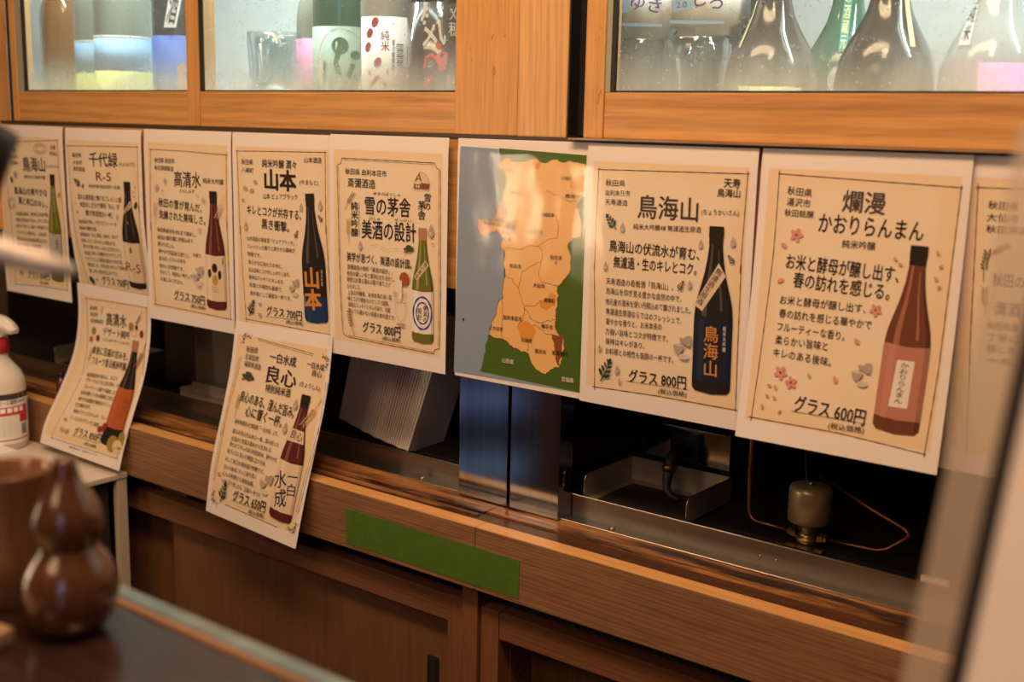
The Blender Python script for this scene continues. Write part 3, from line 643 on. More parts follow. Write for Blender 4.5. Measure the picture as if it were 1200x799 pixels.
  ('M','sprig',34.2,90.0,13.8,-60.0,'leafd'),
  ('M','petal',49.0,94.7,5.5,-60.0,'leafd'),
  ('M','petal',191.3,117.7,9.7,-60.0,'leafd'),
  ('M','petal',43.4,251.0,12.5,40.0,'leafd'),
  ('M','grain',191.3,89.8,3.5,0.0,'tanm'),
  ('M','grain',187.4,96.9,3.2,0.0,'tanm'),
  ('M','grain',188.4,104.7,3.2,0.0,'tanm'),
  ('M','grain',24.9,123.8,2.6,0.0,'tanm'),
  ('M','grain',29.5,137.9,4.9,0.0,'tanm'),
  ('M','drop',140.6,139.0,5.5,0.0,'greym'),
  ('M','grain',58.7,248.7,5.4,0.0,'greym'),
],
'p1': [
  ('S','ink',0.5,[(32.8,29.5),(109.8,27.7),(194.8,23.9)]),
  ('S','ink',0.5,[(28.3,52.5),(27.5,97.4),(34.2,154.4)]),
  ('S','ink',0.5,[(35.0,154.4),(34.3,216.8),(33.3,283.2)]),
  ('S','ink',0.5,[(29.8,281.0),(117.1,276.1),(201.0,275.6)]),
  ('S','ink',0.5,[(192.4,22.0),(193.9,81.9),(199.7,143.9)]),
  ('S','ink',0.5,[(200.8,143.9),(201.9,203.1),(197.9,278.0)]),
  ('T',37.7,44.1,62.8,44.0,7.8,'ink',0,'秋田県'),
  ('T',35.6,55.9,69.8,55.4,7.4,'ink',0,'由利本荘市'),
  ('T',37.4,66.4,67.9,65.9,7.4,'ink',0,'天寿酒造'),
  ('T',83.4,67.7,153.1,66.0,23.9,'ink',1,'鳥海山'),
  ('T',157.2,67.8,191.8,67.4,6.7,'ink',0,'(ちょうかいさん)'),
  ('T',172.0,36.1,187.1,36.3,8.6,'ink',0,'天寿'),
  ('T',168.6,45.9,189.7,46.2,7.5,'ink',0,'鳥海山'),
  ('T',85.9,88.7,151.9,87.3,6.9,'ink',0,'爽快辛口 純米吟醸'),
  ('T',50.8,114.0,155.2,113.2,12.4,'ink',1,'鳥海山の爽やかな'),
  ('T',62.9,130.3,153.0,133.5,12.4,'ink',1,'風と辛口のキレ。'),
  ('T',52.3,154.3,154.7,150.0,7.5,'ink',0,'天寿酒造が贈る、爽快辛口の純米吟醸。'),
  ('T',50.9,164.7,153.5,161.1,7.5,'ink',0,'鳥海山の伏流水で仕込み、冷やして旨い'),
  ('T',50.7,175.7,151.4,172.6,7.6,'ink',0,'軽やかで清々しい味わいが特徴です。'),
  ('T',51.2,186.4,148.9,184.2,7.6,'ink',0,'スッキリとした飲み口と、上品な香り。'),
  ('T',50.3,198.4,146.5,195.9,7.6,'ink',0,'後口は辛口の切れ味が際立ちます。'),
  ('T',50.1,208.8,127.9,207.1,7.6,'ink',0,'和食や魚料理とも相性抜群。'),
  ('T',76.2,218.5,122.7,219.7,7.6,'ink',0,'冷やしてどうぞ。'),
  ('T',77.3,257.8,144.8,255.9,13.2,'ink',1,'グラス 650円'),
  ('S','ink',0.35,[(75.5,265.3),(144.6,263.1)]),
  ('T',114.3,269.4,141.9,269.1,5.5,'ink',0,'(税込価格)'),
  ('B',173.6,80.8,170.8,261.5,19.0,'greeng','capb',0.547,0.895,'silver'),
  ('V',176.9,190.1,175.8,206.2,7.9,'ink',1,'鳥海山'),
  ('V',175.8,104.2,174.0,143.8,5.0,'pale',0,'爽快辛口'),
  ('M','ring',141.4,39.0,19.8,8.3,'greym',1.08),
  ('M','ring',141.4,39.0,12.3,5.1,'greym',1.08),
  ('M','ring',41.2,136.0,12.4,9.2,'greym',1.16),
  ('M','ring',41.2,136.0,7.0,5.4,'greym',1.16),
  ('M','flower',59.5,85.8,8.6,0.0,'greym'),
  ('M','petal',46.2,95.5,9.3,60.0,'leafd'),
  ('M','petal',191.3,114.2,7.9,-60.0,'goldb'),
  ('M','ring',128.4,232.5,12.7,8.3,'greym',1.12),
  ('M','flower',57.6,256.6,8.6,0.0,'greym'),
],
'des': [
  ('S','ink',0.5,[(23.1,26.6),(100.2,23.8),(200.0,21.4)]),
  ('S','ink',0.5,[(26.4,24.5),(29.9,68.2),(38.2,116.4),(46.1,161.4)]),
  ('S','ink',0.4,[(45.7,165.1),(39.1,222.1),(29.0,281.3)]),
  ('S','ink',0.5,[(26.6,280.2),(114.3,278.1),(199.3,277.2)]),
  ('S','ink',0.5,[(197.4,19.8),(198.8,45.5),(198.4,92.1),(202.9,134.5)]),
  ('S','ink',0.4,[(214.5,156.5),(214.7,195.8),(196.9,278.6)]),
  ('T',36.8,42.0,59.7,40.4,7.9,'ink',0,'秋田県'),
  ('T',38.4,53.0,60.7,51.4,7.8,'ink',0,'秋田市'),
  ('T',39.5,64.1,76.1,61.8,7.5,'ink',0,'秋田酒類製造'),
  ('T',84.9,55.3,143.0,52.7,21.7,'ink',1,'高清水'),
  ('T',77.9,77.6,153.9,74.8,13.3,'ink',1,'デザート純吟'),
  ('T',79.8,91.3,156.2,88.6,6.3,'ink',0,'(たかしみず デザートじゅんぎん)'),
  ('T',54.7,112.9,156.2,110.7,13.2,'ink',1,'食後に至福の甘みを。'),
  ('T',60.5,131.1,160.1,127.9,13.7,'ink',1,'フルーツ香る純米吟醸。'),
  ('T',59.4,157.3,142.0,150.8,8.4,'ink',0,'秋田県産米の旨みに、まるで'),
  ('T',61.3,166.8,161.5,160.2,8.5,'ink',0,'デザートのような上品な甘み、そして'),
  ('T',62.9,177.8,156.5,174.1,8.5,'ink',0,'フルーティーな香りが調和します。'),
  ('T',60.8,189.4,157.1,184.3,8.5,'ink',0,'純米吟醸ならではの繊細な口当たり。'),
  ('T',60.6,200.7,153.5,196.6,8.5,'ink',0,'爽やかな酸味が後味をキリっと'),
  ('T',59.3,212.2,100.1,209.4,8.6,'ink',0,'引き締めます。'),
  ('T',60.9,223.2,157.1,219.4,8.5,'ink',0,'食後のリラックスタイムや、フルーツ・'),
  ('T',60.5,235.6,136.9,234.1,8.4,'ink',0,'チーズとのペアリングに最適。'),
  ('T',81.2,255.9,150.8,254.1,14.1,'ink',1,'グラス 850円'),
  ('S','ink',0.35,[(78.2,264.0),(149.4,262.9)]),
  ('T',113.6,270.2,144.9,269.7,6.3,'ink',0,'(税込価格)'),
  ('T',77.5,284.5,151.5,282.5,3.8,'ink',0,'※価格は税込です・写真はイメージです。'),
  ('B',171.4,80.3,174.5,260.5,23.2,'black','capt',0.45,0.83,'copper'),
  ('V',183.2,177.2,182.4,213.3,15.8,'brown',0,'高清水'),
  ('M','ell',180.1,255.9,12.7,14.0,'pear'),
  ('M','ell',197.4,247.0,8.0,15.5,'pear'),
  ('M','ell',193.1,257.9,11.5,10.5,'cream'),
  ('M','ell',51.6,80.3,6.2,6.7,'pear'),
  ('M','ell',46.8,95.5,5.3,5.3,'peach'),
  ('M','ell',65.5,91.1,5.2,5.6,'plum'),
  ('M','ell',157.1,59.3,6.6,8.1,'pear'),
  ('M','ell',171.6,58.2,3.5,4.3,'navym'),
  ('M','ell',186.0,67.3,5.2,6.2,'plumr'),
  ('M','ring',165.4,68.1,6.5,5.4,'cream',1.76),
  ('M','wheat',180.1,40.9,23.2,200.0,'brownm'),
  ('M','wheat',72.4,43.9,16.6,0.0,'tanm'),
  ('M','wheat',52.0,127.6,27.6,-10.0,'tanm'),
  ('M','wheat',193.8,103.6,36.1,190.0,'brownm'),
  ('M','ell',142.5,238.9,5.9,5.6,'plumr'),
  ('M','ell',151.4,233.5,5.9,7.7,'plumr'),
  ('M','petal',51.7,241.1,7.5,0.0,'tanm'),
  ('M','petal',51.7,259.0,8.8,20.0,'greym'),
  ('M','petal',65.2,259.5,8.7,-20.0,'greym'),
],
'ryo': [
  ('S','ink',0.45,[(53.3,22.6),(174.4,31.2)]),
  ('S','ink',0.3,[(55.6,25.3),(172.7,33.8)]),
  ('S','ink',0.4,[(22.8,54.1),(15.2,123.0),(13.2,176.8)]),
  ('S','ink',0.3,[(18.3,54.7),(11.2,123.7),(9.1,177.6)]),
  ('S','ink',0.4,[(14.0,163.4),(15.9,210.8),(15.1,245.2)]),
  ('S','ink',0.3,[(9.3,164.3),(11.5,211.8),(10.8,246.2)]),
  ('S','ink',0.4,[(207.7,66.2),(209.1,98.8),(211.0,138.2)]),
  ('S','ink',0.3,[(203.8,66.8),(205.0,99.5),(207.5,138.8)]),
  ('S','ink',0.4,[(211.1,126.4),(205.2,187.5),(201.4,248.2)]),
  ('S','ink',0.3,[(206.7,127.2),(201.6,186.1),(197.2,247.1)]),
  ('S','ink',0.45,[(45.6,274.5),(164.8,276.8)]),
  ('M','scroll',28.7,23.6,20.7,15.0,'ink'),
  ('M','scroll',200.3,37.4,18.7,105.0,'ink'),
  ('M','scroll',18.1,271.9,21.6,-75.0,'ink'),
  ('M','scroll',196.4,270.7,19.6,195.0,'ink'),
  ('T',32.2,40.8,58.5,40.9,10.5,'ink',0,'秋田県'),
  ('T',31.5,51.8,62.7,53.1,10.0,'ink',0,'五城目町'),
  ('T',31.9,62.8,68.9,64.4,10.0,'ink',0,'福禄寿酒造'),
  ('T',85.0,45.5,141.2,47.2,13.9,'ink',1,'一白水成'),
  ('T',82.8,71.2,146.2,72.1,24.1,'ink',1,'良心'),
  ('T',153.1,75.2,194.9,76.5,9.0,'ink',0,'(りょうしん)'),
  ('T',163.2,45.8,198.3,47.4,8.9,'ink',1,'一白水成'),
  ('T',175.2,56.7,194.7,57.5,8.8,'ink',1,'良心'),
  ('T',85.4,91.8,138.4,91.9,11.5,'ink',1,'特別純米酒'),
  ('T',36.4,111.7,154.0,117.6,15.8,'ink',1,'良心のある、澄んだ旨み。'),
  ('T',53.7,131.3,133.7,134.8,15.6,'ink',1,'心に響く一杯。'),
  ('T',35.0,150.1,131.3,151.9,7.9,'ink',0,'福禄寿酒造の代表銘柄「一白水成」より、'),
  ('T',35.2,165.2,136.6,166.2,8.0,'ink',0,'蔵人の良心を込めた一本。澄み切った'),
  ('T',35.3,176.3,126.1,176.8,7.9,'ink',0,'伏流水と良質の酒米から生まれる、'),
  ('T',34.6,185.0,139.3,187.9,7.9,'ink',0,'滑らかでキレのある特別純米。穏やかな'),
  ('T',32.8,195.8,119.6,198.0,7.9,'ink',0,'香りと口に含んだ瞬間に広がる米、'),
  ('T',32.1,208.4,118.8,209.4,7.8,'ink',0,'そして後口の清涼感が特徴です。'),
  ('T',32.8,220.0,107.1,219.9,7.8,'ink',0,'日々の食卓にそっと寄り添い、'),
  ('T',32.5,230.1,103.0,231.4,7.7,'ink',0,'どんな料理とも相性抜群。'),
  ('T',32.3,240.5,121.3,243.0,7.7,'ink',0,'心ゆくまで楽しめる、至福の一杯です。'),
  ('T',61.5,256.1,134.9,256.5,15.6,'ink',1,'グラス 650円'),
  ('S','ink',0.4,[(58.8,263.7),(136.0,263.5)]),
  ('T',99.5,270.5,134.6,268.9,7.0,'ink',0,'(税込価格)'),
  ('B',171.1,88.8,167.5,265.3,23.8,'redb','capb',0.54,0.93,'label'),
  ('P','label',[(154.8,137.8),(181.5,139.4),(185.4,156.7),(148.1,156.1)]),
  ('T',157.2,145.5,181.1,148.8,12.0,'ink',1,'良心'),
  ('V',176.8,194.8,181.8,230.5,19.0,'navym',1,'一白'),
  ('V',152.0,199.1,165.0,249.7,23.1,'navym',1,'水成'),
  ('M','pine',44.5,82.9,22.8,10.0,'pine'),
  ('M','wheat',32.8,126.6,28.5,-10.0,'tanm'),
  ('M','wheat',190.5,112.0,40.1,200.0,'tanm'),
  ('M','drop',153.9,104.3,9.4,0.0,'greym'),
  ('M','drop',143.1,139.9,9.4,0.0,'greym'),
  ('M','sprig',39.4,257.4,20.3,15.0,'leafd'),
  ('M','sake',128.9,223.2,22.7,10.0,'greym'),
  ('M','petal',25.1,232.3,5.9,0.0,'tanm'),
],
'p9': [
  ('S','ink',0.5,[(12.9,30.3),(54.6,29.8)]),
  ('S','ink',0.5,[(14.8,26.8),(17.9,100.9),(21.2,179.8),(26.9,276.7)]),
  ('T',25.1,45.4,51.5,45.7,8.4,'ink',0,'秋田県'),
  ('T',25.0,56.5,52.5,56.2,8.4,'ink',0,'大仙市'),
  ('T',25.3,66.9,61.8,66.6,7.7,'ink',0,'秋田清酒'),
  ('T',35.1,112.2,62.6,112.2,11.6,'ink',1,'秋田の'),
  ('T',39.3,137.9,61.4,137.7,11.7,'ink',1,'清酒'),
  ('T',34.5,154.2,61.1,153.3,7.9,'ink',0,'秋田県産'),
  ('T',35.5,164.8,62.1,163.7,7.9,'ink',0,'丁寧に'),
  ('T',36.1,175.4,61.3,174.4,7.9,'ink',0,'醸した'),
  ('T',37.1,186.1,62.3,184.9,7.9,'ink',0,'一本。'),
  ('M','wheat',26.5,100.1,23.3,-10.0,'leafd'),
  ('M','wheat',36.3,85.7,19.2,40.0,'brownm'),
  ('M','wheat',29.3,131.2,19.6,-20.0,'tanm'),
],
}
# ------------------------------------------------------------------ laminated A4 posters: sheet surfaces
SW, SH = .210, .297
def flat_sheet(x0, zt, f=None):
    L = []; R = []
    for k in range(25):
        v = SH*k/24; y = 1.10+(f(v) if f else 0)+.0016*max(0, 1-v/.03)**2
        L.append((x0, y, zt-v)); R.append((x0+SW, y, zt-v))
    return L, R
def draped_edge(pts):
    P = [pts[0]]+list(pts)+[pts[-1]]; out = []
    for i in range(1, len(P)-2):
        a, b, c, d = P[i-1], P[i], P[i+1], P[i+2]
        for k in range(16):
            t = k/16
            out.append([.5*((2*b[j])+(-a[j]+c[j])*t+(2*a[j]-5*b[j]+4*c[j]-d[j])*t*t+(-a[j]+3*b[j]-3*c[j]+d[j])*t**3) for j in range(3)])
    out.append(list(pts[-1])); s = [0]
    for i in range(1, len(out)): s.append(s[-1]+math.dist(out[i], out[i-1]))
    res = []; i = 0
    for k in range(25):
        t = s[-1]*k/24
        while i < len(s)-2 and s[i+1] < t: i += 1
        f = (t-s[i])/max(1e-9, s[i+1]-s[i]); res.append(tuple(out[i][j]+(out[i+1][j]-out[i][j])*f for j in range(3)))
    return res
SHEETS = {
 'p1': flat_sheet(-1.993, -.0205, lambda v: .004*(v/.297)**2-.001),
 'p2': flat_sheet(-1.7765, -.0215, lambda v: .021*max(0, (v-.12)/.177)**1.6-.002),
 'p3': flat_sheet(-1.5645, -.0195),
 'p4': flat_sheet(-1.3535, -.0195, lambda v: -.001),
 'p5': flat_sheet(-1.1495, -.0175, lambda v: -.005-.001*(v/.297)),
 'map': flat_sheet(-.932, -.0175),
 'p7': flat_sheet(-.7388, -.0180, lambda v: -.0045),
 'p8': flat_sheet(-.5287, -.0174, lambda v: -.003-.024*(v/.297)**2),
 'p9': flat_sheet(-.330, -.0174, lambda v: .0005),
 'ryo': (draped_edge([(-1.347,1.094,-.2915),(-1.349,1.084,-.36),(-1.351,1.0665,-.43),(-1.351,1.046,-.50),(-1.346,1.030,-.5685)]),
         draped_edge([(-1.140,1.093,-.2870),(-1.1405,1.083,-.36),(-1.1415,1.064,-.43),(-1.1425,1.042,-.505),(-1.1415,1.0215,-.5755)])),
 'des': (draped_edge([(-1.776,1.1075,-.2790),(-1.774,1.106,-.34),(-1.775,1.094,-.40),(-1.780,1.068,-.46),(-1.786,1.042,-.512),(-1.790,1.0330,-.549)]),
         draped_edge([(-1.567,1.1065,-.2810),(-1.567,1.103,-.35),(-1.565,1.088,-.41),(-1.563,1.064,-.467),(-1.562,1.045,-.515),(-1.561,1.0330,-.5535)])),
}
def on_sheet(key, off):
    L, R = SHEETS[key]
    def f(u, v, e=0):                  # u right, v down, millimetres on the sheet
        t = min(max(v/297, -.03), 1.03)*24; i = min(max(int(t), 0), 23); g = t-i; s = u/210
        a = [L[i][j]+(L[i+1][j]-L[i][j])*g for j in range(3)]; b = [R[i][j]+(R[i+1][j]-R[i][j])*g for j in range(3)]
        return (a[0]+(b[0]-a[0])*s, a[1]+(b[1]-a[1])*s-off-e*.000012, a[2]+(b[2]-a[2])*s)
    return f
INKS = dict(ink=(.028,.018,.015), grey=(.07,.05,.042), white=(.78,.74,.70), cream=(.70,.58,.42), label=(.72,.60,.45), pink=(.46,.20,.155), pinkm=(.66,.30,.27),
 tanm=(.50,.33,.17), greym=(.42,.36,.32), brownm=(.26,.10,.055), leaf=(.045,.075,.035), leafd=(.03,.05,.025), pine=(.06,.075,.03),
 amber=(.15,.050,.026), capb=(.022,.014,.011), capt=(.42,.22,.12), capp=(.2,.1,.05), black=(.016,.013,.012), navy=(.010,.016,.040), navym=(.012,.020,.085), blued=(.010,.035,.13),
 gold=(.62,.27,.05), goldb=(.50,.30,.08), greeng=(.14,.15,.025), redb=(.095,.018,.016), wine=(.22,.03,.02), copper=(.42,.11,.035), brown=(.16,.05,.02),
 silver=(.42,.43,.42), blue=(.03,.06,.25), egg=(.36,.09,.03), pale=(.60,.55,.48), pear=(.32,.24,.05), peach=(.5,.17,.06), plum=(.20,.03,.07), plumr=(.26,.04,.03),
 sea=(.25,.33,.46), green=(.065,.135,.016), tan=(.80,.50,.20), orange=(.72,.32,.055), brownt=(.46,.26,.10), rose=(.72,.43,.27), lake=(.25,.30,.38), line=(.22,.09,.03), hi=(.2,.2,.2))
INKS['brown'] = (.24,.075,.028)
def ink(n): return pbr('print_'+n, INKS[n], .6, spec=.2)
paper = pbr('poster_paper', (.80,.77,.75), .7, spec=.2)
def make_paper():
    b = paper.node_tree.nodes['Principled BSDF']; m = paper
    uv = nd(m, 'ShaderNodeUVMap'); sp = nd(m, 'ShaderNodeSeparateXYZ'); ln(m, uv, 0, sp, 0)
    def edge(out, lo, hi, soft):
        a = nd(m, 'ShaderNodeMapRange', interpolation_type='SMOOTHSTEP'); a.inputs[1].default_value = lo; a.inputs[2].default_value = lo+soft; ln(m, sp, out, a, 0)
        c = nd(m, 'ShaderNodeMapRange', interpolation_type='SMOOTHSTEP'); c.inputs[1].default_value = hi-soft; c.inputs[2].default_value = hi; c.inputs[3].default_value = 1; c.inputs[4].default_value = 0; ln(m, sp, out, c, 0)
        x = nd(m, 'ShaderNodeMath', operation='MULTIPLY'); ln(m, a, 0, x, 0); ln(m, c, 0, x, 1); return x
    def mask(mu, mv, su, sv):
        x = nd(m, 'ShaderNodeMath', operation='MULTIPLY'); ln(m, edge('X', mu, 1-mu, su), 0, x, 0); ln(m, edge('Y', mv, 1-mv, sv), 0, x, 1); return x
    n = nd(m, 'ShaderNodeTexNoise', Scale=3.5, Detail=4.0); ln(m, uv, 0, n, 'Vector')
    r = ramp(m, [(.35, (.79,.68,.51)), (.65, (.80,.715,.57))]); ln(m, n, 'Fac', r, 'Fac')
    m1 = mask(.035, .062, .012, .008); m2 = mask(.03, .055, .16, .11)
    inner = nd(m, 'ShaderNodeMix', data_type='RGBA'); inner.inputs[6].default_value = (.79,.63,.43,1); ln(m, m2, 0, inner, 'Factor'); ln(m, r, 'Color', inner, 7)
    fin = nd(m, 'ShaderNodeMix', data_type='RGBA'); fin.inputs[6].default_value = (.80,.765,.745,1); ln(m, m1, 0, fin, 'Factor'); m.node_tree.links.new(inner.outputs[2], fin.inputs[7])
    m.node_tree.links.new(fin.outputs[2], b.inputs['Base Color'])
make_paper()
plain_paper = pbr('map_paper', (.80,.77,.75), .7, spec=.2)

def sheet_mesh(key, mu, mv, off, mat, thick=0.):
    mb = MB(); f = on_sheet(key, off); NU, NV = 6, 36; vs = []; uv = []
    for j in range(NV+1):
        for i in range(NU+1):
            u = mu+(210-2*mu)*i/NU; v = mv+(297-2*mv)*j/NV; vs.append(f(u, v)); uv.append((i/NU, 1-j/NV))
    fs = [(j*(NU+1)+i, j*(NU+1)+i+1, (j+1)*(NU+1)+i+1, (j+1)*(NU+1)+i) for j in range(NV) for i in range(NU)]
    mb.add(vs, [q[::-1] for q in fs], mat, True); mb.uv = uv
    if thick:
        g = on_sheet(key, off-thick); o = len(vs); vs2 = []
        for j in range(NV+1):
            for i in range(NU+1):
                u = mu+(210-2*mu)*i/NU; v = mv+(297-2*mv)*j/NV; vs2.append(g(u, v))
        mb.add(vs2, fs, mat, True); mb.uv = uv+uv
    return mb

class Print:
    """collects flat printed shapes for one sheet; every new shape lies a hair above the last"""
    def __init__(s, key): s.key = key; s.art = MB(); s.txt = MB(); s.k = 0; s.curved = key in ('ryo', 'des', 'p2', 'p8', 'p1')
    def mp(s): s.k += 1; return on_sheet(s.key, .00035+.000022*s.k)
    def poly(s, pts, mat):
        b = bmesh.new(); f = b.faces.new([b.verts.new((p[0], p[1], 0)) for p in pts])
        lo = min(p[1] for p in pts); hi = max(p[1] for p in pts); v = math.ceil(lo/4)*4
        while v < hi and (s.curved or v < 36):
            bmesh.ops.bisect_plane(b, geom=b.verts[:]+b.edges[:]+b.faces[:], plane_co=(0, v, 0), plane_no=(0, 1, 0)); v += 4 if v < 36 else 9
        bmesh.ops.triangulate(b, faces=b.faces[:])
        f = s.mp()
        for v in b.verts: v.co = f(v.co.x, v.co.y)
        s.art.bm(b, mat)
    def stroke(s, pts, wd, mat, smooth=True, closed=False):
        P = [Vector(p) for p in pts]
        if closed: P.append(P[0])
        Q = []
        for a, b in zip(P, P[1:]):
            n = max(1, int((b-a).length/5)); Q += [a.lerp(b, i/n) for i in range(n)]
        Q.append(P[-1]); f = s.mp(); vs = []
        for i, p in enumerate(Q):
            t = (Q[min(i+1, len(Q)-1)]-Q[max(i-1, 0)])
            t = t.normalized() if t.length > 1e-6 else Vector((1, 0)); n = Vector((-t[1], t[0]))*wd*.5*(1+.25*math.sin(i*1.7))
            vs += [f(*(p+n)), f(*(p-n))]
        s.art.add(vs, [(2*i, 2*i+1, 2*i+3, 2*i+2) for i in range(len(Q)-1)], mat)
    def ell(s, u, v, a, b, ang, mat, n=18):
        c, d = math.cos(ang), math.sin(ang)
        s.poly([(u+a*math.cos(t)*c-b*math.sin(t)*d, v+a*math.cos(t)*d+b*math.sin(t)*c) for t in (2*math.pi*i/n for i in range(n))], mat)
    def curve(s, fn, n, wd, mat): s.stroke([fn(i/n) for i in range(n+1)], wd, mat)
    def motif(s, m, u, v, sz, ang, mat):
        sz *= dict(sprig=1.5, drop=1.8, sake=1.5, flower=1.6, petal=1.5, grain=1.6, snow=1.5, wheat=1.3, house=1.1, pine=1.3, scroll=1.35).get(m, 1)
        a = math.radians(ang); h = sz/2
        T = lambda x, y: (u+x*math.cos(a)-y*math.sin(a), v+x*math.sin(a)+y*math.cos(a))
        if m == 'flower':
            for k in range(5):
                t = a+k*1.2566; s.ell(u+math.cos(t)*h*.55, v+math.sin(t)*h*.55, h*.45, h*.30, t, mat, 12)
            s.ell(u, v, h*.18, h*.18, 0, ink('wine'), 8)
        elif m == 'petal': s.ell(u, v, h*.85, h*.5, a, mat, 14)
        elif m == 'grain': s.ell(u, v, h*.9, h*.5, a, mat, 10)
        elif m == 'disc': s.ell(u, v, h, h, 0, mat)
        elif m == 'drop':
            s.poly([T(0, -h)]+[T(h*.52*math.cos(t), h*.35+h*.6*math.sin(t)) for t in (-.5+4.14*i/10 for i in range(11))], mat)
            s.ell(u-h*.1, v+h*.4, h*.18, h*.25, 0, ink('cream'), 8)
        elif m == 'sprig':
            s.stroke([T(0, h), T(h*.1, 0), T(0, -h*.8)], max(.5, sz*.05), mat)
            for k in range(4):
                y = h*.55-k*h*.42; L = h*(.62-.1*k)
                for sg in (-1, 1):
                    p = T(sg*L*.5, y-L*.35); s.ell(p[0], p[1], L*.55, L*.22, a+sg*-.65+(math.pi if sg < 0 else 0), mat, 10)
            p = T(0, -h*.85); s.ell(p[0], p[1], h*.32, h*.14, a+1.57, mat, 10)
        elif m == 'wheat':
            s.stroke([T(-h*.12, h), T(0, 0), T(h*.25, -h*.8)], max(.4, sz*.02), mat)
            for k in range(6):
                y = h*.15-k*h*.20; x = h*.02+max(0, -y)*.32
                for sg in (-1, 1):
                    p = T(x+sg*h*.13, y); s.ell(p[0], p[1], h*.13, h*.048, a+1.57+sg*.55, mat, 8)
        elif m == 'snow':
            for k in range(6):
                t = a+k*math.pi/3; e = (u+h*math.cos(t), v+h*math.sin(t)); s.stroke([(u, v), e], sz*.09, mat)
                for sg in (-.6, .6):
                    q = (u+h*.55*math.cos(t), v+h*.55*math.sin(t)); s.stroke([q, (q[0]+h*.33*math.cos(t+sg), q[1]+h*.33*math.sin(t+sg))], sz*.07, mat)
        elif m == 'sake':              # a flask tilted over a cup, with a small pool below
            q = [(-.34,-.62),(-.30,-.36),(.0,-.26),(.30,-.10),(.62,-.08),(.62,-.86),(.28,-.84),(.0,-.60),(-.28,-.66)]
            s.poly([T(x*h, y*h) for x, y in q], mat)
            s.stroke([T(-.33*h, -.42*h), T(-.36*h, -.05*h)], sz*.035, ink('white'))
            s.poly([T(x*h, y*h) for x, y in ((-.80,-.08),(.06,-.08),(.0,.26),(-.2,.44),(-.22,.54),(-.52,.54),(-.54,.44),(-.74,.24))], mat)
            p = T(-.37*h, -.08*h); s.ell(p[0], p[1], .40*h, .09*h, a, ink('pale'))
            p = T(.10*h, .72*h); s.ell(p[0], p[1], .42*h, .20*h, a, ink('pale'))
        elif m == 'house':
            s.poly([T(x*h, y*h) for x, y in ((-.8,.55),(-.75,.05),(-.2,-.75),(.15,.05),(.15,.55))], mat)
            s.poly([T(x*h, y*h) for x, y in ((-.2,-.78),(.45,-.68),(.95,.15),(.15,.12))], ink('cream'))
            s.poly([T(x*h, y*h) for x, y in ((.15,.12),(.9,.2),(.85,.55),(.15,.55))], ink('brown'))
            s.poly([T(x*h, y*h) for x, y in ((-.78,.08),(-.22,-.2),(.1,.05),(-.1,.22),(-.6,.25))], ink('cream'))
            s.stroke([T(-.95*h, .6*h), T(0, .66*h), T(h, .58*h)], .5, ink('greym'))
            for x in (-.55, -.3): s.poly([T((x+i)*h, j*h) for i, j in ((0,.3),(.16,.3),(.16,.5),(0,.5))], ink('cream'))
            p = T(-.25*h, -.32*h); s.ell(p[0], p[1], h*.09, h*.09, 0, ink('cream'), 8)
            s.stroke([T(-.22*h, -.76*h), T(.45*h, -.68*h), T(.95*h, .15*h)], .4, mat)
        elif m == 'pine':
            s.stroke([T(-h*.8, h*.4), T(-h*.2, h*.1), T(h*.3, h*.15), T(h*.7, -h*.1)], sz*.07, ink('brownm'))
            for x, y, r in ((-.45,-.05,.42),(.05,-.38,.5),(.5,-.18,.45),(.15,.1,.3)):
                p = T(x*h, y*h); s.ell(p[0], p[1], r*h, r*h*.5, a, mat, 14)
        elif m == 'scroll':            # corner curlicues: spirals of falling size along both edges
            for (cx, cy, r, dr) in ((-.18,-.12,.26,1),(.30,-.22,.17,-1),(.66,-.20,.12,1),(-.22,.32,.17,-1),(-.20,.66,.12,1)):
                s.curve(lambda t, cx=cx, cy=cy, r=r, dr=dr: T((cx+r*(1-.85*t)*math.cos(dr*t*11))*h, (cy+r*(1-.85*t)*math.sin(dr*t*11))*h), 30, .55, mat)
            s.curve(lambda t: T((-.42+1.3*t)*h, (-.40+.12*math.sin(t*12))*h), 24, .45, mat)
            s.curve(lambda t: T((-.42+.12*math.sin(t*12))*h, (-.40+1.3*t)*h), 24, .45, mat)
    def bottle(s, u0, v0, u1, v1, hw, body, cap, l0, l1, lab):
        A = Vector((u0, v0)); B = Vector((u1, v1)); d = B-A; nrm = Vector((d[1], -d[0])).normalized()
        pr = [(0,.35),(.055,.36),(.07,.35),(.08,.33),(.12,.35),(.2,.42),(.28,.54),(.34,.66),(.40,.80),(.46,.92),(.52,.98),(.57,1),(.97,1),(.99,.96),(1.0,.84)]
        def wid(t):
            for (a, x), (b, y) in zip(pr, pr[1:]):
                if t <= b: return x+(y-x)*(t-a)/(b-a)
            return pr[-1][1]
        def band(t0, t1, lo, hi, mat, n=None, sag=.0):
            n = n or max(2, int((t1-t0)*40)); f = s.mp(); vs = []
            for i in range(n+1):
                t = t0+(t1-t0)*i/n; wv = wid(t)*hw
                for e in (lo, (lo+hi)/2, hi): p = A+d*(t+sag*(1-e*e))+nrm*(wv*e); vs.append(f(p[0], p[1]))
            s.art.add(vs, [q for i in range(n) for q in ((3*i, 3*i+1, 3*i+4, 3*i+3), (3*i+1, 3*i+2, 3*i+5, 3*i+4))], mat)
        band(0, 1.0, -1, 1, ink(body), 40, .012)
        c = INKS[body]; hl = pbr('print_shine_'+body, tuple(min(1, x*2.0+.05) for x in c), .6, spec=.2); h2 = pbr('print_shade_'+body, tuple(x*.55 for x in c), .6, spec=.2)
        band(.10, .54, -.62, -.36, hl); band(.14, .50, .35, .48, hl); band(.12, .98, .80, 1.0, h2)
        band(0, .105, -1.06, 1.06, ink(cap), 4)
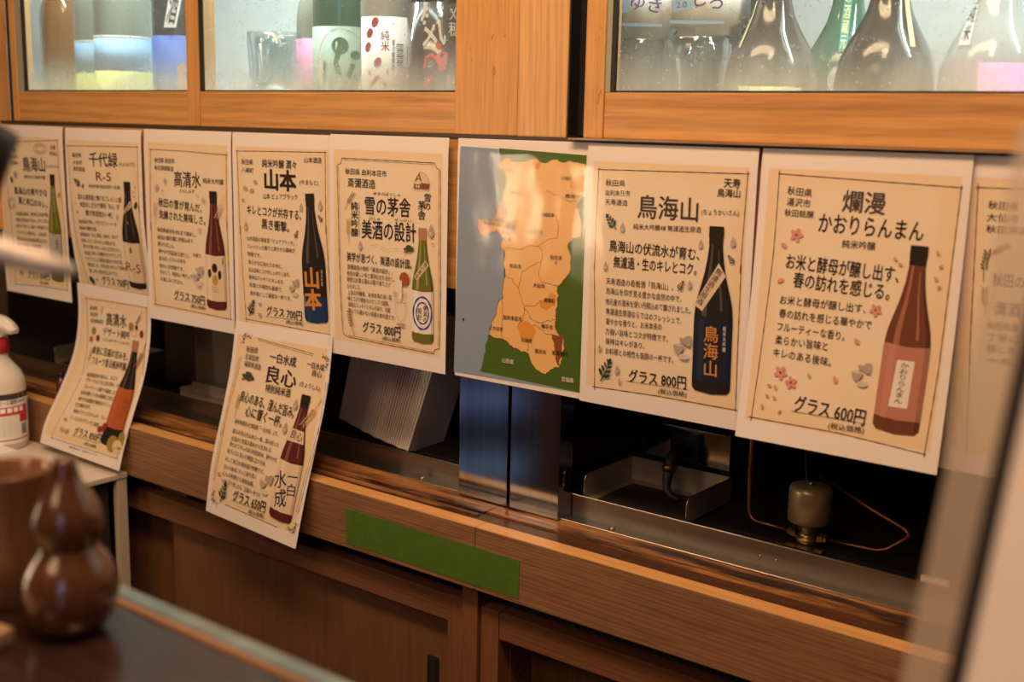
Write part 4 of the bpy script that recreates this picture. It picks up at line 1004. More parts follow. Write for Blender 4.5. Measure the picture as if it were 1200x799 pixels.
        band(l0, l1, -1, 1, ink(lab), 10, .012)
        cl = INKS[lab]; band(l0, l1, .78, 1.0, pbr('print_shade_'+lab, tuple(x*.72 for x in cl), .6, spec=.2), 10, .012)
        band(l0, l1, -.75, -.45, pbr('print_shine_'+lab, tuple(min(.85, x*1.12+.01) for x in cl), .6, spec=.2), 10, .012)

def jagged(pts, closed):
    # a coast or border line broken up by small steps; the same two end points always give the same steps
    out = []; Q = list(pts)+([pts[0]] if closed else [])
    def rec(a, b, n):
        L = math.dist(a, b)
        if n == 0 or L < 1.6: out.append(a); return
        k, m = (a, b) if a < b else (b, a)
        r = random.Random(repr(k)+repr(m)).uniform(-.17, .17)
        c = (round((a[0]+b[0])/2-(m[1]-k[1])*r, 3), round((a[1]+b[1])/2+(m[0]-k[0])*r, 3))
        rec(a, c, n-1); rec(c, b, n-1)
    for a, b in zip(Q, Q[1:]):
        flat = closed and (abs(a[0]-b[0]) < 1.5 or abs(a[1]-b[1]) < 1.5 or math.dist(a, b) > 90)
        if flat and math.dist(a, b) > 25: out.append(a)
        else: rec(tuple(a), tuple(b), 3)
    if not closed: out.append(Q[-1])
    return out
def make_poster(key, label, group='laminated drink posters'):
    L, R = SHEETS[key]
    loc = ((L[0][0]+R[0][0])/2, L[0][1], L[0][2])
    t = thing('laminated_poster', label, 'poster', loc, group)
    sheet_mesh(key, 1.6, 1.6, .0, plain_paper if key == 'map' else paper, .0004).build('paper_sheet', t)
    P = Print(key)
    for e in PRINTS[key]:
        k = e[0]
        if k == 'T': text_line(P.txt, P.mp(), ink(e[6]), e[8], e[7], *e[1:5], e[5]*(1.0 if e[7] else .86))
        elif k in 'VW': text_column(P.txt, P.mp(), ink(e[6]), e[8], e[7], *e[1:5], e[5])
        elif k == 'S': P.stroke(jagged(e[3], False) if key == 'map' and e[1] == 'line' else e[3], e[2]*1.5, ink(e[1]))
        elif k == 'P': P.poly(jagged(e[2], True) if key == 'map' and e[1] not in ('sea', 'ink') else e[2], ink(e[1]))
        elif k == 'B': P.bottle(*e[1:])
        elif k == 'M':
            if e[1] == 'ell': P.ell(e[2], e[3], e[4], e[5], 0, ink(e[6]))
            elif e[1] == 'ring': P.stroke([(e[2]+e[4]*math.cos(i*.2094), e[3]+e[5]*math.sin(i*.2094)) for i in range(30)], e[7] if len(e) > 7 else 1.0, ink(e[6]), closed=True)
            else: P.motif(e[1], e[2], e[3], e[4], e[5], ink(e[6]))
    P.art.build('printed_picture', t); P.txt.build('printed_writing', t)
    sheet_mesh(key, 0, 0, .0030, film).build('laminate_film', t)
    return t
make_poster('p1', 'laminated poster at the far left end with a slim green bottle, 650 yen')
make_poster('p2', 'laminated poster with a dark bottle and red cursive letter and number under its title')
make_poster('p3', 'laminated poster with a red brown bottle, four drop emblem and snowflakes, 750 yen')
make_poster('p4', 'laminated poster with a black bottle fading to blue, gold writing, 700 yen')
make_poster('p5', 'laminated poster with a green bottle, blue ringed label and snowy house, 800 yen')
make_poster('map', 'laminated map of a tan prefecture between green land and grey blue sea', None)
make_poster('p7', 'laminated poster just right of the map with navy labelled black bottle, 800 yen')
make_poster('p8', 'laminated poster with pink labelled amber bottle and cherry blossoms, 600 yen')
make_poster('p9', 'laminated poster half hidden at the right edge, no bottle in view')
make_poster('des', 'curling lower poster at left with copper labelled bottle and fruit, 850 yen')
make_poster('ryo', 'lower poster with scroll cornered double frame hanging over the wooden counter edge, 650 yen')
# ------------------------------------------------------------------ room shell
def struct(name, mb):
    o = mb.build(name); o['kind'] = 'structure'; return o
plaster = mottled('wall_plaster', (.36, .25, .16), (.42, .30, .20), 2, .8)
floor_m = mottled('floor_tile', (.05, .04, .035), (.07, .055, .045), 4, .5)
struct('floor', MB().box(-3.4, 2.4, -2.3, 1.9, -1.34, -1.30, floor_m))
struct('ceiling', MB().box(-3.4, 2.4, -2.3, 1.9, 1.25, 1.29, plaster))
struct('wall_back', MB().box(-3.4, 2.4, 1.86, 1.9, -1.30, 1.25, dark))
struct('wall_front', MB().box(-3.4, 2.4, -2.3, -2.26, -1.30, 1.25, plaster))
struct('wall_left', MB().box(-3.4, -3.36, -2.26, 1.86, -1.30, 1.25, plaster))
struct('wall_right', MB().box(2.36, 2.4, -2.26, 1.86, -1.30, 1.25, plaster))
struct('trim_1', MB().box(-2.25, -1.985, 1.095, 1.125, -.205, .62, door_z, .002))

# ------------------------------------------------------------------ display refrigerator above the posters
F = thing('display_refrigerator', 'wood framed glass door drink refrigerator with bottles behind fogged panes', 'refrigerator', (-.8, 1.3, -.205))
b = MB()
b.box(-2.40, .60, 1.60, 1.62, -.205, .60, liner); b.box(-2.40, .60, 1.13, 1.62, .60, .62, liner)
b.box(-2.40, .60, 1.125, 1.62, -.205, -.195, liner); b.box(-2.42, -2.40, 1.125, 1.62, -.205, .62, liner); b.box(.60, .62, 1.125, 1.62, -.205, .62, liner)
b.build('liner', F)
b = MB(); b.box(-2.38, -.785, 1.19, 1.60, -.066, -.060, liner); b.build('shelf', F)
b = MB(); b.box(-.785, -.760, 1.15, 1.60, -.195, .60, dark); b.build('divider', F)
MB().box(-1.985, .60, 1.106, 1.125, -.205, -.020, door_x, .001).build('fascia_board', F)
MB().box(-1.985, -.757, 1.1055, 1.150, -.0202, -.0147, pbr('track_dark', (.05, .035, .025), .5)).build('door_track', F)
b = MB(); b.box(-.7565, .60, 1.1055, 1.150, -.0202, -.0166, black_rubber); b.box(-.762, .60, 1.092, 1.150, -.0165, -.0146, mottled('door_track_worn', (.22, .13, .075), (.34, .22, .14), 30, .35)); b.build('door_track', F)  # black filler under the right track, added to stop interior light leaking
MB().box(-.850, -.779, 1.112, 1.150, -.0150, .60, post_z, .002).build('post', F)
b = MB(); b.box(-.7788, -.7572, 1.132, 1.150, -.0120, .58, black_rubber); b.box(-.7788, -.7770, 1.1125, 1.132, -.0120, .58, black_rubber); b.build('black_gap_fill', F)  # black strips put in to darken the gap beside the post
b = MB(); b.box(-1.9848, -1.9562, 1.125, 1.150, -.0150, .60, black_rubber); b.build('black_gap_fill', F)  # black fill that hides the lit interior in the gap left of the door
fog_l = foggy_glass('fogged_glass', .036, .105)
gasket = pbr('gasket_dark', (.012, .014, .014), .5); seal = pbr('gasket_pale', (.30, .31, .25), .5)
def door(xs, x_panes, label, pale):
    d = MB()
    zb, zt = -.0145, .58
    for (a, c) in xs: d.box(a, c, 1.114, 1.146, zb, zt, door_z, .0015)
    for (a, c) in x_panes:
        d.box(a, c, 1.116, 1.146, zb, .036, door_x, .0015); d.box(a, c, 1.116, 1.146, .50, zt, door_x, .0015)
    o = d.build('sliding_door', F); o['label'] = label
    for (a, c), pw in zip(x_panes, pale):
        MB().box(a+pw+.003, c-.001, 1.1215, 1.1245, .037, .499, fog_l).build('glass_pane', o)
        g = MB(); t = .0035
        g.box(a+pw, a+pw+.005, 1.1165, 1.1213, .0362, .50, gasket); g.box(c-.002, c, 1.1185, 1.1213, .0362, .50, gasket); g.box(a+pw, c, 1.1175, 1.1213, .0355, .0380, gasket); g.box(a, c, 1.1185, 1.1213, .4975, .50, gasket)
        if pw: g.box(a, a+pw, 1.1160, 1.1200, .036, .50, seal)
        g.build('gasket', o)
door([(-1.956, -1.940), (-1.471, -1.443), (-.948, -.8515)], [(-1.940, -1.471), (-1.443, -.948)], 'two pane door with mould specks on its right stile', (.019, 0))
door([(-.757, -.731), (.50, .58)], [(-.731, .50)], 'wide single pane door', (.007,))

# ------------------------------------------------------------------ bottles and cups behind the glass
PROF = [(0,0),(.85,0),(.97,.008),(1,.02),(1,.60),(.985,.63),(.93,.665),(.80,.705),(.62,.745),(.46,.785),(.36,.83),(.31,.88),(.285,.93),(.28,.955),(.32,.958),(.32,.985),(.28,.99)]
def on_cyl(cx, cy, r, th0, zc, off=.0006):
    return lambda u, v, e=0: (cx+(r+off+e*.00003)*math.cos(th0+u/1000/r), cy+(r+off+e*.00003)*math.sin(th0+u/1000/r), zc-v/1000)
def facing(cx, cy): return math.atan2(-cy, -cx)
def bottle(x, y, z, r, h, glass, cap, label, labels=(), group='bottles in the refrigerator', name='sake_bottle'):
    t = thing(name, label, 'bottle', (x, y, z), group)
    MB().lathe([(a*r, z+b_*h) for a, b_ in PROF], (x, y, 0), glass, 36).build('glass_body', t)
    MB().lathe([(0, z+h), (.33*r, z+h), (.36*r, z+.995*h), (.36*r, z+.95*h), (.30*r, z+.948*h)], (x, y, 0), cap, 24).build('cap', t)
    th = facing(x, y)
    for lb in labels:
        k, a0, a1, z0, z1, parts = lb
        m = MB(); m.lathe([(r*1.004, z0), (r*1.012, z0), (r*1.012, z1), (r*1.004, z1)], (x, y, 0), k, 30, a0=th+math.radians(a0), a1=th+math.radians(a1))
        o = m.build('label', t)
        if parts:
            q = MB(); parts(q, on_cyl(x, y, r*1.012, th, (z0+z1)/2)); q.build('label_print', o)
    return t
def glassy(name, c, rough=.12): return pbr(name, c, rough, coat=.6, coat_r=.05)
g_dark = glassy('bottle_dark', (.035, .030, .026)); g_green = glassy('bottle_green', (.05, .13, .08)); g_clear = glassy('bottle_pale_green', (.26, .30, .25)); g_amber = glassy('bottle_amber', (.36, .15, .03)); g_grey = glassy('bottle_pale_grey', (.40, .42, .40)); g_brown = glassy('bottle_brown', (.06, .045, .035))
cap_w = pbr('cap_white', (.7, .7, .68), .4); cap_k = pbr('cap_dark', (.03, .03, .03), .4)
L_white = pbr('label_white', (.82, .83, .82), .6); L_blue = pbr('label_light_blue', (.36, .58, .86), .6); L_yel = pbr('label_yellow', (.78, .80, .20), .6); L_navy = pbr('label_navy', (.05, .09, .32), .6); L_pink = pbr('label_pink', (.70, .25, .45), .6); L_teal = pbr('label_teal', (.05, .30, .22), .6)
P_green = pbr('label_ink_green', (.10, .22, .13), .6); P_red = pbr('label_ink_red', (.42, .04, .03), .6); P_or = pbr('label_ink_orange', (.85, .12, .03), .6); P_k = pbr('label_ink_black', (.03, .03, .03), .6); P_tan = pbr('label_ink_tan', (.45, .28, .14), .6); P_lem = pbr('label_lemon', (.75, .72, .36), .6); P_vio = pbr('label_ink_violet', (.12, .07, .32), .6)
def disc(mb, mp, u, v, a, c, m, ang=0, n=20):
    mb.add([mp(u+a*math.cos(t)*math.cos(ang)-c*math.sin(t)*math.sin(ang), v+a*math.cos(t)*math.sin(ang)+c*math.sin(t)*math.cos(ang)) for t in (6.2832*i/n for i in range(n))], [tuple(range(n))], m)
def quad(mb, mp, pts, m): mb.add([mp(*p) for p in pts], [tuple(range(len(pts)))], m)
def line2(mb, mp, pts, wd, m):
    for a, c in zip(pts, pts[1:]):
        d = Vector((c[0]-a[0], c[1]-a[1])); n = Vector((-d[1], d[0])).normalized()*wd/2; d = d.normalized()*wd*.3
        quad(mb, mp, [(a[0]+n[0]-d[0], a[1]+n[1]-d[1]), (c[0]+n[0]+d[0], c[1]+n[1]+d[1]), (c[0]-n[0]+d[0], c[1]-n[1]+d[1]), (a[0]-n[0]-d[0], a[1]-n[1]-d[1])], m)
def blue_print(q, mp):
    for k, w_ in enumerate((15, 20)): line2(q, mp, [(-2, -66+k*7), (-2+w_, -65+k*7)], 1.2, P_vio)
for (x, y, lab) in ((-1.950, 1.290, 'pale green bottle with light blue and yellow label, behind its twin'), (-1.790, 1.225, 'pale green bottle with light blue over yellow label, right of its twin')):
    bottle(x, y, -.060, .047, .400, g_clear, cap_w, lab, [(L_yel, -85, 85, -.03, .072, None), (L_blue, -85, 85, .072, .126, None), (L_white, -85, 85, .126, .130, None)])
bottle(-2.16, 1.345, -.060, .044, .400, g_amber, cap_k, 'amber bottle at the far left end behind fogged glass')
def navy_print(q, mp):
    quad(q, mp, [(-6, -30), (6, -38), (10, 0), (2, 30), (-8, 22)], P_tan)
def sash_print(q, mp): text_column(q, mp, P_k, '生酒', 1, -2, -30, 4, 6, 10)
bottle(-1.632, 1.225, -.060, .044, .400, g_dark, cap_k, 'dark bottle with navy label and white slanted neck label', [(L_navy, -90, 90, -.03, .126, navy_print)])
def pink_print(q, mp): text_column(q, mp, L_white, 'ゆり', 1, 6, -55, 6, -10, 13)
bottle(-1.352, 1.275, -.060, .038, .340, g_clear, cap_w, 'bottle with pink label and white writing, left of green calligraphy', [(L_pink, -80, 80, -.03, .118, pink_print)])
def green_print(q, mp):
    disc(q, mp, 0, -28, 38, 48, L_white)
    disc(q, mp, -2, -52, 12, 12, P_green, 0, 14); line2(q, mp, [(-3, -50), (-8, -28), (-4, -14), (10, -12), (16, -26)], 7, P_green)
    line2(q, mp, [(-24, -30), (22, -42)], 6, P_green); disc(q, mp, 20, -40, 8, 6, P_green); line2(q, mp, [(-24, -28), (-26, 0)], 6, P_green); line2(q, mp, [(-22, 8), (-12, -2), (0, 6), (2, 14)], 7, P_green)
bottle(-1.248, 1.215, -.060, .041, .400, g_green, cap_w, 'green bottle with white oval label and green calligraphy', [(pbr('label_sage', (.30, .40, .33), .6), -80, 80, -.03, .128, green_print)])
def white_print(q, mp):
    text_column(q, mp, P_red, '純米', 1, -2, -70, -2, -42, 11)
    for u, v in ((-16, -80), (-24, -66), (-27, -48), (-12, -28)): disc(q, mp, u, v, 5, 7, P_red, .4)
    line2(q, mp, [(-24, -15), (0, -17)], 5, P_red); line2(q, mp, [(-22, 2), (-12, -9), (-2, 2)], 5, P_red)
    for k in range(12): line2(q, mp, [(14, -52+k*2.6), (23, -52+k*2.6)], (1.6, .8, 1.2)[k % 3], P_k)
    text_column(q, mp, P_k, '要冷蔵製造', 0, 9, -58, 9, -18, 4)
bottle(-1.140, 1.195, -.060, .036, .400, g_grey, cap_w, 'bottle with square white label, barcode and red characters', [(L_white, -68, 68, -.04, .136, white_print)])
def dark_print(q, mp):
    text_column(q, mp, L_white, '気', 1, -10, -95, -6, -38, 30); text_column(q, mp, L_white, '刈穂', 1, 22, -90, 21, -52, 16)
    quad(q, mp, [(-20, -12), (-18, -26), (-10, -32), (-4, -28), (4, -34), (12, -32), (10, -14), (4, -8)], P_or); disc(q, mp, 0, -40, 4, 4, P_or); quad(q, mp, [(-20, 4), (-8, -4), (14, -6), (16, 16), (-18, 16)], P_or)
bottle(-1.046, 1.195, -.060, .041, .400, g_dark, cap_k, 'dark bottle with white calligraphy and an orange flame mark', [(g_brown, -85, 85, -.04, .15, dark_print)])
NAVY = next(o for o in bpy.data.objects if o.get('label', '').startswith('dark bottle with navy'))
# right hand section, floor lower: shoulders and necks show
def add_strip(tn, pts, wd, m, name='neck_label', child=None):
    """a paper strip following the bottle surface down the neck and shoulder"""
    t, x, y, z, r, h = tn
    def rad(zz):
        q = (zz-z)/h
        for (a, p), (c, s_) in zip(PROF[2:], PROF[3:]):
            if p <= q <= s_: return r*(a+(c-a)*(q-p)/(s_-p))
        return r*.3
    th = facing(x, y)
    def mp(u, v, off=.0012):
        zz = v; rr = rad(zz)+off; a = th+u/1000/rr; return (x+rr*math.cos(a), y+rr*math.sin(a), zz)
    mb = MB(); n = 26; (u0, z0), (u1, z1) = pts
    vs = []
    for i in range(n+1):
        f = i/n; u = u0+(u1-u0)*f; zz = z0+(z1-z0)*f
        vs += [mp(u-wd/2, zz), mp(u+wd/2, zz)]
    mb.add(vs, [(2*i, 2*i+1, 2*i+3, 2*i+2) for i in range(n)], m)
    o = mb.build(name, t)
    if child:
        q = MB(); text_column(q, lambda u, v, e=0: mp(u, z0-v/1000, .0018+e*.00003), child[1], child[0], 1, u0, 2, u1, (z0-z1)*1000-3, wd*.7); q.build('label_print', o)
    return o
def bt(x, y, glass, lab, labels=(), cap=cap_k): return (bottle(x, y, -.195, .050, .400, glass, cap, lab, labels), x, y, -.195, .050, .400)
k = bt(-.575, 1.205, g_brown, 'brown bottle with thin yellow neck strip and lemon label, first of the right door', [(P_lem, -40, 40, -.15, .044, None)])
add_strip(k, ((-24, .135), (-40, .085)), 3.5, P_lem)
k = bt(-.535, 1.310, g_green, 'green bottle with teal neck band between two brown bottles', (), cap_w)
add_strip(k, ((2, .19), (-3, .085)), 9, L_teal, 'neck_label', ('秋田の酒蔵元', P_lem))
m_ = MB(); 
th = facing(-.535, 1.310); 
for q_ in (0,):
    R0 = .0505; m_.add([(-.535+(R0)*math.cos(th+.62*0+a), 1.310+R0*math.sin(th+a), zz) for a, zz in [(.30*math.cos(t)-.05, .055+.016*math.sin(t)) for t in (6.2832*i/20 for i in range(20))]], [tuple(range(20))], L_white)
m_.build('badge', k[0])
k = bt(-.448, 1.205, g_brown, 'brown bottle with one yellow strip, right of the teal banded bottle')
add_strip(k, ((14, .15), (26, .083)), 6, P_lem)
k = bt(-.345, 1.215, g_grey, 'pale bottle with white neck label and pink label at the right of the wide pane', [(L_pink, -14, 88, -.12, .066, None)], cap_w)
add_strip(k, ((-22, .16), (-30, .083)), 13, L_white, 'neck_label', ('特別純米', P_k))
k = bt(-.235, 1.235, g_grey, 'pale bottle at the far right end of the wide pane', [], cap_w)
add_strip((NAVY, -1.632, 1.225, -.060, .044, .400), ((10, .255), (-16, .138)), 20, L_white, 'neck_label', ('生酒', P_k))
# cups
cupglass = clear('cup_glass', (.93, .97, .97), .05, 1.8, 1.6)
def tumbler(x, y, z, lab, grp, r=.040, h=.092):
    t = thing('glass_tumbler', lab, 'glass', (x, y, z), grp)
    b = MB(); n = 36; prof = [(0, .004), (.80, .004), (.86, .012), (.90, .25), (.94, .62), (.965, .70), (1.0, .80), (1.0, .985), (.96, 1.0), (.92, .98), (.90, .82), (.85, .66), (.80, .25), (.74, .10), (0, .08)]
    vs = []
    for j, (rr, zz) in enumerate(prof):
        for i in range(n):
            a = 6.2832*i/n; q = rr*r*(1+.035*math.cos(a*9)*(1 if .05 < zz < .66 else 0)); vs.append((x+q*math.cos(a), y+q*math.sin(a), z+zz*h))
    b.add(vs, [(j*n+i, j*n+(i+1) % n, (j+1)*n+(i+1) % n, (j+1)*n+i) for j in range(len(prof)-1) for i in range(n)], cupglass, True)
    b.build('cup', t)
for (x, y) in ((-1.392, 1.215), (-1.475, 1.30)):
    for i in range(2): tumbler(x, y, -.060+.094*i, ('upper' if i else 'lower')+' fluted glass tumbler of the '+('front' if y < 1.25 else 'rear')+' stack left of the pink label', 'stacked tumblers')
for (x, y, nm) in ((-.737, 1.200, 'leftmost'), (-.700, 1.275, 'middle'), (-.663, 1.195, 'right hand')):
    tumbler(x, y, -.195, 'lowest fluted tumbler of the '+nm+' stack behind the wide pane', 'stacked tumblers', .036, .090)
    tumbler(x, y, -.103, 'middle fluted tumbler of the '+nm+' stack behind the wide pane', 'stacked tumblers', .036, .090)
    tumbler(x, y, -.011, 'top fluted tumbler of the '+nm+' stack behind the wide pane', 'stacked tumblers', .036, .110)
# drink packs lying on the tumblers
def pack(x, y, z, rz, lab, txt):
    t = thing('drink_pack', lab, 'pack', (x, y, z), 'paper packs on the tumblers')
    M = Matrix.Translation((x, y, z)) @ Matrix.Rotation(rz, 4, 'Z')
    b = bmesh.new(); bmesh.ops.create_cube(b, size=1); bmesh.ops.scale(b, verts=b.verts, vec=(.085, .05, .07)); bmesh.ops.bevel(b, geom=b.edges[:], offset=.010, segments=3, affect='EDGES')
    bmesh.ops.transform(b, matrix=M @ Matrix.Translation((0, 0, .036)), verts=b.verts); MB().bm(b, L_white, True).build('carton', t)
    q = MB(); mp = lambda u, v, e=0: tuple(M @ Vector((u/1000, -.0254-e*.00003, .036-v/1000)))
    quad(q, mp, [(-36, -20), (-6, -24), (-6, 8), (-34, 10)], L_blue); text_line(q, mp, P_vio, txt, 1, -4, -4, 34, 2, 18); text_line(q, mp, P_vio, '2.0', 0, -28, 2, -14, 2, 8)
    quad(q, mp, [(-36, 18), (36, 22), (36, 25), (-36, 22)], L_blue); q.build('carton_print', t)
pack(-.737, 1.200, .0995, .12, 'white and blue paper pack at left on the tumblers', 'ゆき')
pack(-.650, 1.200, .0995, -.10, 'white and blue paper pack at right on the tumblers', 'しろ')

# ------------------------------------------------------------------ counter below: cabinet, board, scorched ledge
K = thing('counter_cabinet', 'brown wooden counter cabinet with front board, its lit top edge painted paler, and sliding panels', 'cabinet', (-1.0, 1.2, -1.30))
for (a, c) in ((-2.40, -.8585), (-.8575, .30)):
    b = MB(); b.box(a, c, 1.057, 1.079, -.566, -.4862, board_x, .0012); b.box(a, c, 1.057, 1.080, -.4862, -.485, lit_top_x, .0004); b.build('front_board', K)
b = MB()
b.box(-2.40, -.885, 1.0805, 1.092, -.520, -.4875, groove_x, .001); b.box(-2.40, -.885, 1.0925, 1.100, -.520, -.4855, ledge_x, .002); b.box(-2.40, -.885, 1.1005, 1.106, -.52, -.4875, groove_x); b.box(-2.40, -.885, 1.1065, 1.20, -.520, -.4848, ledge_x, .001)
o = b.build('ledge', K); o['label'] = 'scorched dark left ledge'
b = MB()
b.box(-.884, .30, 1.0805, 1.110, -.520, -.4870, groove_x, .001); b.box(-.884, .30, 1.1105, 1.20, -.520, -.4848, ledge_x, .001)
b.build('ledge', K)
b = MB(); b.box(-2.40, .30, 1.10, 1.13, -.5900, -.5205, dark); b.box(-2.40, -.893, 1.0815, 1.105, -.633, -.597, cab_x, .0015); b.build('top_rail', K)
MB().box(-.891, -.866, 1.074, 1.105, -1.28, -.5665, cab_z, .0012).build('post', K)
MB().box(-.921, -.893, 1.0810, 1.104, -1.28, -.5965, cab_z, .0012).build('stile', K)
b = MB(); b.box(-1.517, -.922, 1.098, 1.106, -1.28, -.633, panel_z); p_ = b.build('sliding_panel', K)
q = MB(); q.box(-.968, -.949, 1.0955, 1.0985, -.745, -.700, black_rubber, .003); q.box(-.964, -.953, 1.0950, 1.0957, -.741, -.704, dark, .001); q.build('finger_pull', p_)
MB().box(-2.40, -1.50, 1.112, 1.120, -1.28, -.590, panel_z).build('sliding_panel', K)
b = MB(); b.box(-.864, -.836, 1.0790, 1.104, -1.28, -.5965, cab_z, .0012); b.build('stile', K)
b = MB(); b.box(-.8355, .30, 1.0800, 1.104, -.633, -.5970, cab_x, .0015); b.build('top_rail', K)
b = MB(); b.box(-.839, -.835, 1.104, 1.160, -1.28, -.620, cab_z); b.box(-.835, .30, 1.150, 1.158, -1.28, -.600, panel_z); b.box(-.864, .30, 1.1045, 1.16, -.600, -.59, dark); sp_ = b.build('recessed_panel', K)
MB().lathe([(0, 0), (.0022, 0), (.0026, .0006), (.0016, .0012), (0, .0014)], (-.8348, 1.125, -.690), steel_h, 12, axis=(1, 0, 0)).build('screw', sp_)
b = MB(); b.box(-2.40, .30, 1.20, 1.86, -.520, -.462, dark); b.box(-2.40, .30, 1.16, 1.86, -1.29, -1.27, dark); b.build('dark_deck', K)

tp = MB(); tp.box(-1.081, -.789, 1.0563, 1.0569, -.5595, -.511, mottled('green_tape_cloth', (.066, .150, .014), (.078, .172, .018), 60, .6), 0)
tag(tp.build('green_tape'), 'strip of green tape on the counter front board', 'tape')
# steel trough along the back of the ledge
T = thing('steel_trough', 'long stained steel trough edge behind the wooden ledge', 'trough', (-1.0, 1.18, -.4848))
b = MB(); b.box(-2.35, .25, 1.148, 1.1705, -.4846, -.4832, steel_h, .0004); b.build('lip', T)
MB().tube([(-2.35, 1.1482, -.4838), (.25, 1.1482, -.4838)], .0009, pbr('bright_metal', (.55, .48, .38), .3, 1.), 8).build('lip_edge', T)  # thin tube of brighter metal along the front of the lip
b = MB(); b.box(-2.35, .25, 1.1690, 1.1705, -.4832, -.4565, steel_h, .0003); b.tube([(-2.35, 1.1698, -.4565), (.25, 1.1698, -.4565)], .0012, steel_h, 8); b.build('front_wall', T)
for (x) in (-1.035, -.725):
    MB().lathe([(0, 0), (.0042, 0), (.0042, .001), (.003, .0022), (.0016, .003), (0, .0035)], (x, 1.158, -.4833), steel_h, 12).build('screw', T)
for x in (-.535, -.515): MB().lathe([(0, 0), (.0022, 0), (.0018, .001), (0, .0013)], (x, 1.1689, -.474), steel_h, 10, axis=(0, -1, 0)).build('rivet', T)

# two upright steel boxes
for (x0, x1, lab) in ((-.9535, -.8735, 'brushed steel upright box, left of the pair on the ledge'), (-.8685, -.7930, 'brushed steel upright box, right of the pair on the ledge')):
    t = thing('steel_box', lab, 'box', ((x0+x1)/2, 1.152, -.4845), 'upright steel boxes')
    b = MB(); b.box(x0, x1, 1.1385, 1.1400, -.4830, -.230, steel_v, .0006); b.build('front_plate', t)
    b = MB(); b.box(x0, x0+.0012, 1.1400, 1.1668, -.4830, -.230, steel_v); b.box(x1-.0012, x1, 1.1400, 1.1668, -.4830, -.230, steel_v); b.box(x0+.0012, x1-.0012, 1.1656, 1.1668, -.4830, -.230, steel_v); b.box(x0+.0012, x1-.0012, 1.14, 1.1656, -.4830, -.4815, steel_v); b.build('body', t)

# steel drip trays
def tray(x0, x1, y0, y1, z, h, lab):
    t = thing('drip_tray', lab, 'tray', ((x0+x1)/2, (y0+y1)/2, z)); b = MB(); th = .0012
    b.box(x0, x1, y0, y1, z, z+th, tray_steel); b.build('base_plate', t)
    MB().box(x0+.016, x1-.004, y0+.002, y1-.022, z+th, z+th+.0015, dark, .0005).build('dark_floor', t)  # dark sheet laid over the tray floor
    def wall(pts, ax):
        m = MB(); n = len(pts)
        vs = [p for p in pts]+[(p[0]+(th if ax == 'x' else 0), p[1]+(th if ax == 'y' else 0), p[2]) for p in pts]
        m.add(vs, [tuple(range(n)), tuple(range(n, 2*n))[::-1]]+[(i, (i+1) % n, n+(i+1) % n, n+i) for i in range(n)], tray_steel)
        # rim of brighter metal
        m.tube([(p[0]+th/2*(ax == 'x'), p[1]+th/2*(ax == 'y'), p[2]) for p in pts[1:-1]], .0008, pbr('bright_metal', (.55, .48, .38), .3, 1.), 6)
        m.build('side_wall', t)
    rc = .010
    for x in (x0, x1-th):
        wall([(x, y0, z)]+[(x, y0, z+.004)]+[(x, y0+rc-rc*math.cos(a), z+h-rc+rc*math.sin(a)) for a in (0, .4, .8, 1.2, 1.57)]+[(x, y1, z+h), (x, y1, z)], 'x')
    m = MB(); m.box(x0, x1, y1-th, y1, z, z+h, tray_steel); m.build('side_wall', t)
    return t
tray(-.778, -.632, 1.172, 1.285, -.4605, .032, 'bent steel drip tray behind the right part of the trough')
tray(-1.985, -1.80, 1.185, 1.30, -.4605, .032, 'dim steel drip tray behind the spray bottle at left')
t = thing('backing_plate', 'dim steel plate with a black pad standing behind the drip tray', 'plate', (-.70, 1.30, -.462))
MB().box(-.765, -.642, 1.296, 1.298, -.461, -.378, steel_v, .0005).build('plate', t)
MB().box(-.765, -.642, 1.284, 1.298, -.3785, -.3765, steel_v, .0005).build('flange', t)
MB().box(-.724, -.682, 1.288, 1.2958, -.424, -.385, black_rubber, .006, seg=4).build('pad', t)
t = thing('drain_hose', 'dark hose with a brass collar curling down into the drip tray', 'hose', (-.706, 1.255, -.458))
MB().tube([(-.704, 1.287, -.408), (-.704, 1.270, -.406), (-.704, 1.258, -.412), (-.703, 1.252, -.426), (-.703, 1.248, -.440), (-.700, 1.244, -.450), (-.690, 1.240, -.4545), (-.678, 1.236, -.4555)], [.008, .008, .0075, .007, .006, .005, .004, .003], black_rubber, 14).build('hose_pipe', t)
MB().lathe([(.0078, -.006), (.0092, -.006), (.0092, .004), (.0078, .004)], (-.703, 1.253, -.424), pbr('dull_brass', (.20, .12, .05), .4, 1.), 16, axis=(0, -.2, -1)).build('collar', t)

# solenoid valve and copper pipe
brass = pbr('valve_brass', (.42, .31, .14), .35, 1.); copper = mottled('old_copper', (.34, .14, .07), (.22, .10, .06), 40, .35, 1.); vpaint = pbr('valve_paint', (.44, .36, .22), .34, .55)
t = thing('solenoid_valve', 'gold grey capped valve with copper pipes behind the right trough', 'valve', (-.498, 1.21, -.462))
x, y = -.498, 1.212
MB().lathe([(0, -.3925), (.018, -.3925), (.0222, -.394), (.0238, -.398), (.0238, -.4335), (.0225, -.4350), (0, -.4350)], (x, y, 0), vpaint, 40).build('coil_housing', t)
MB().lathe([(0, -.388), (.0025, -.3885), (.003, -.391), (.003, -.393), (0, -.393)], (x, y, 0), steel_h, 14).build('top_screw', t)
MB().lathe([(.012, -.435), (.012, -.444), (.0105, -.445), (.0105, -.452), (.014, -.453), (.014, -.4585), (.008, -.461), (0, -.461)], (x, y, 0), brass, 24).build('valve_body', t)
for sx in (-1, 1):
    MB().lathe([(0, 0), (.0065, 0), (.0065, .006), (.005, .006), (.005, .010), (0, .010)], (x+sx*.013, y, -.4515), brass, 6, axis=(sx, 0, .0), smooth=False).build('pipe_fitting', t)
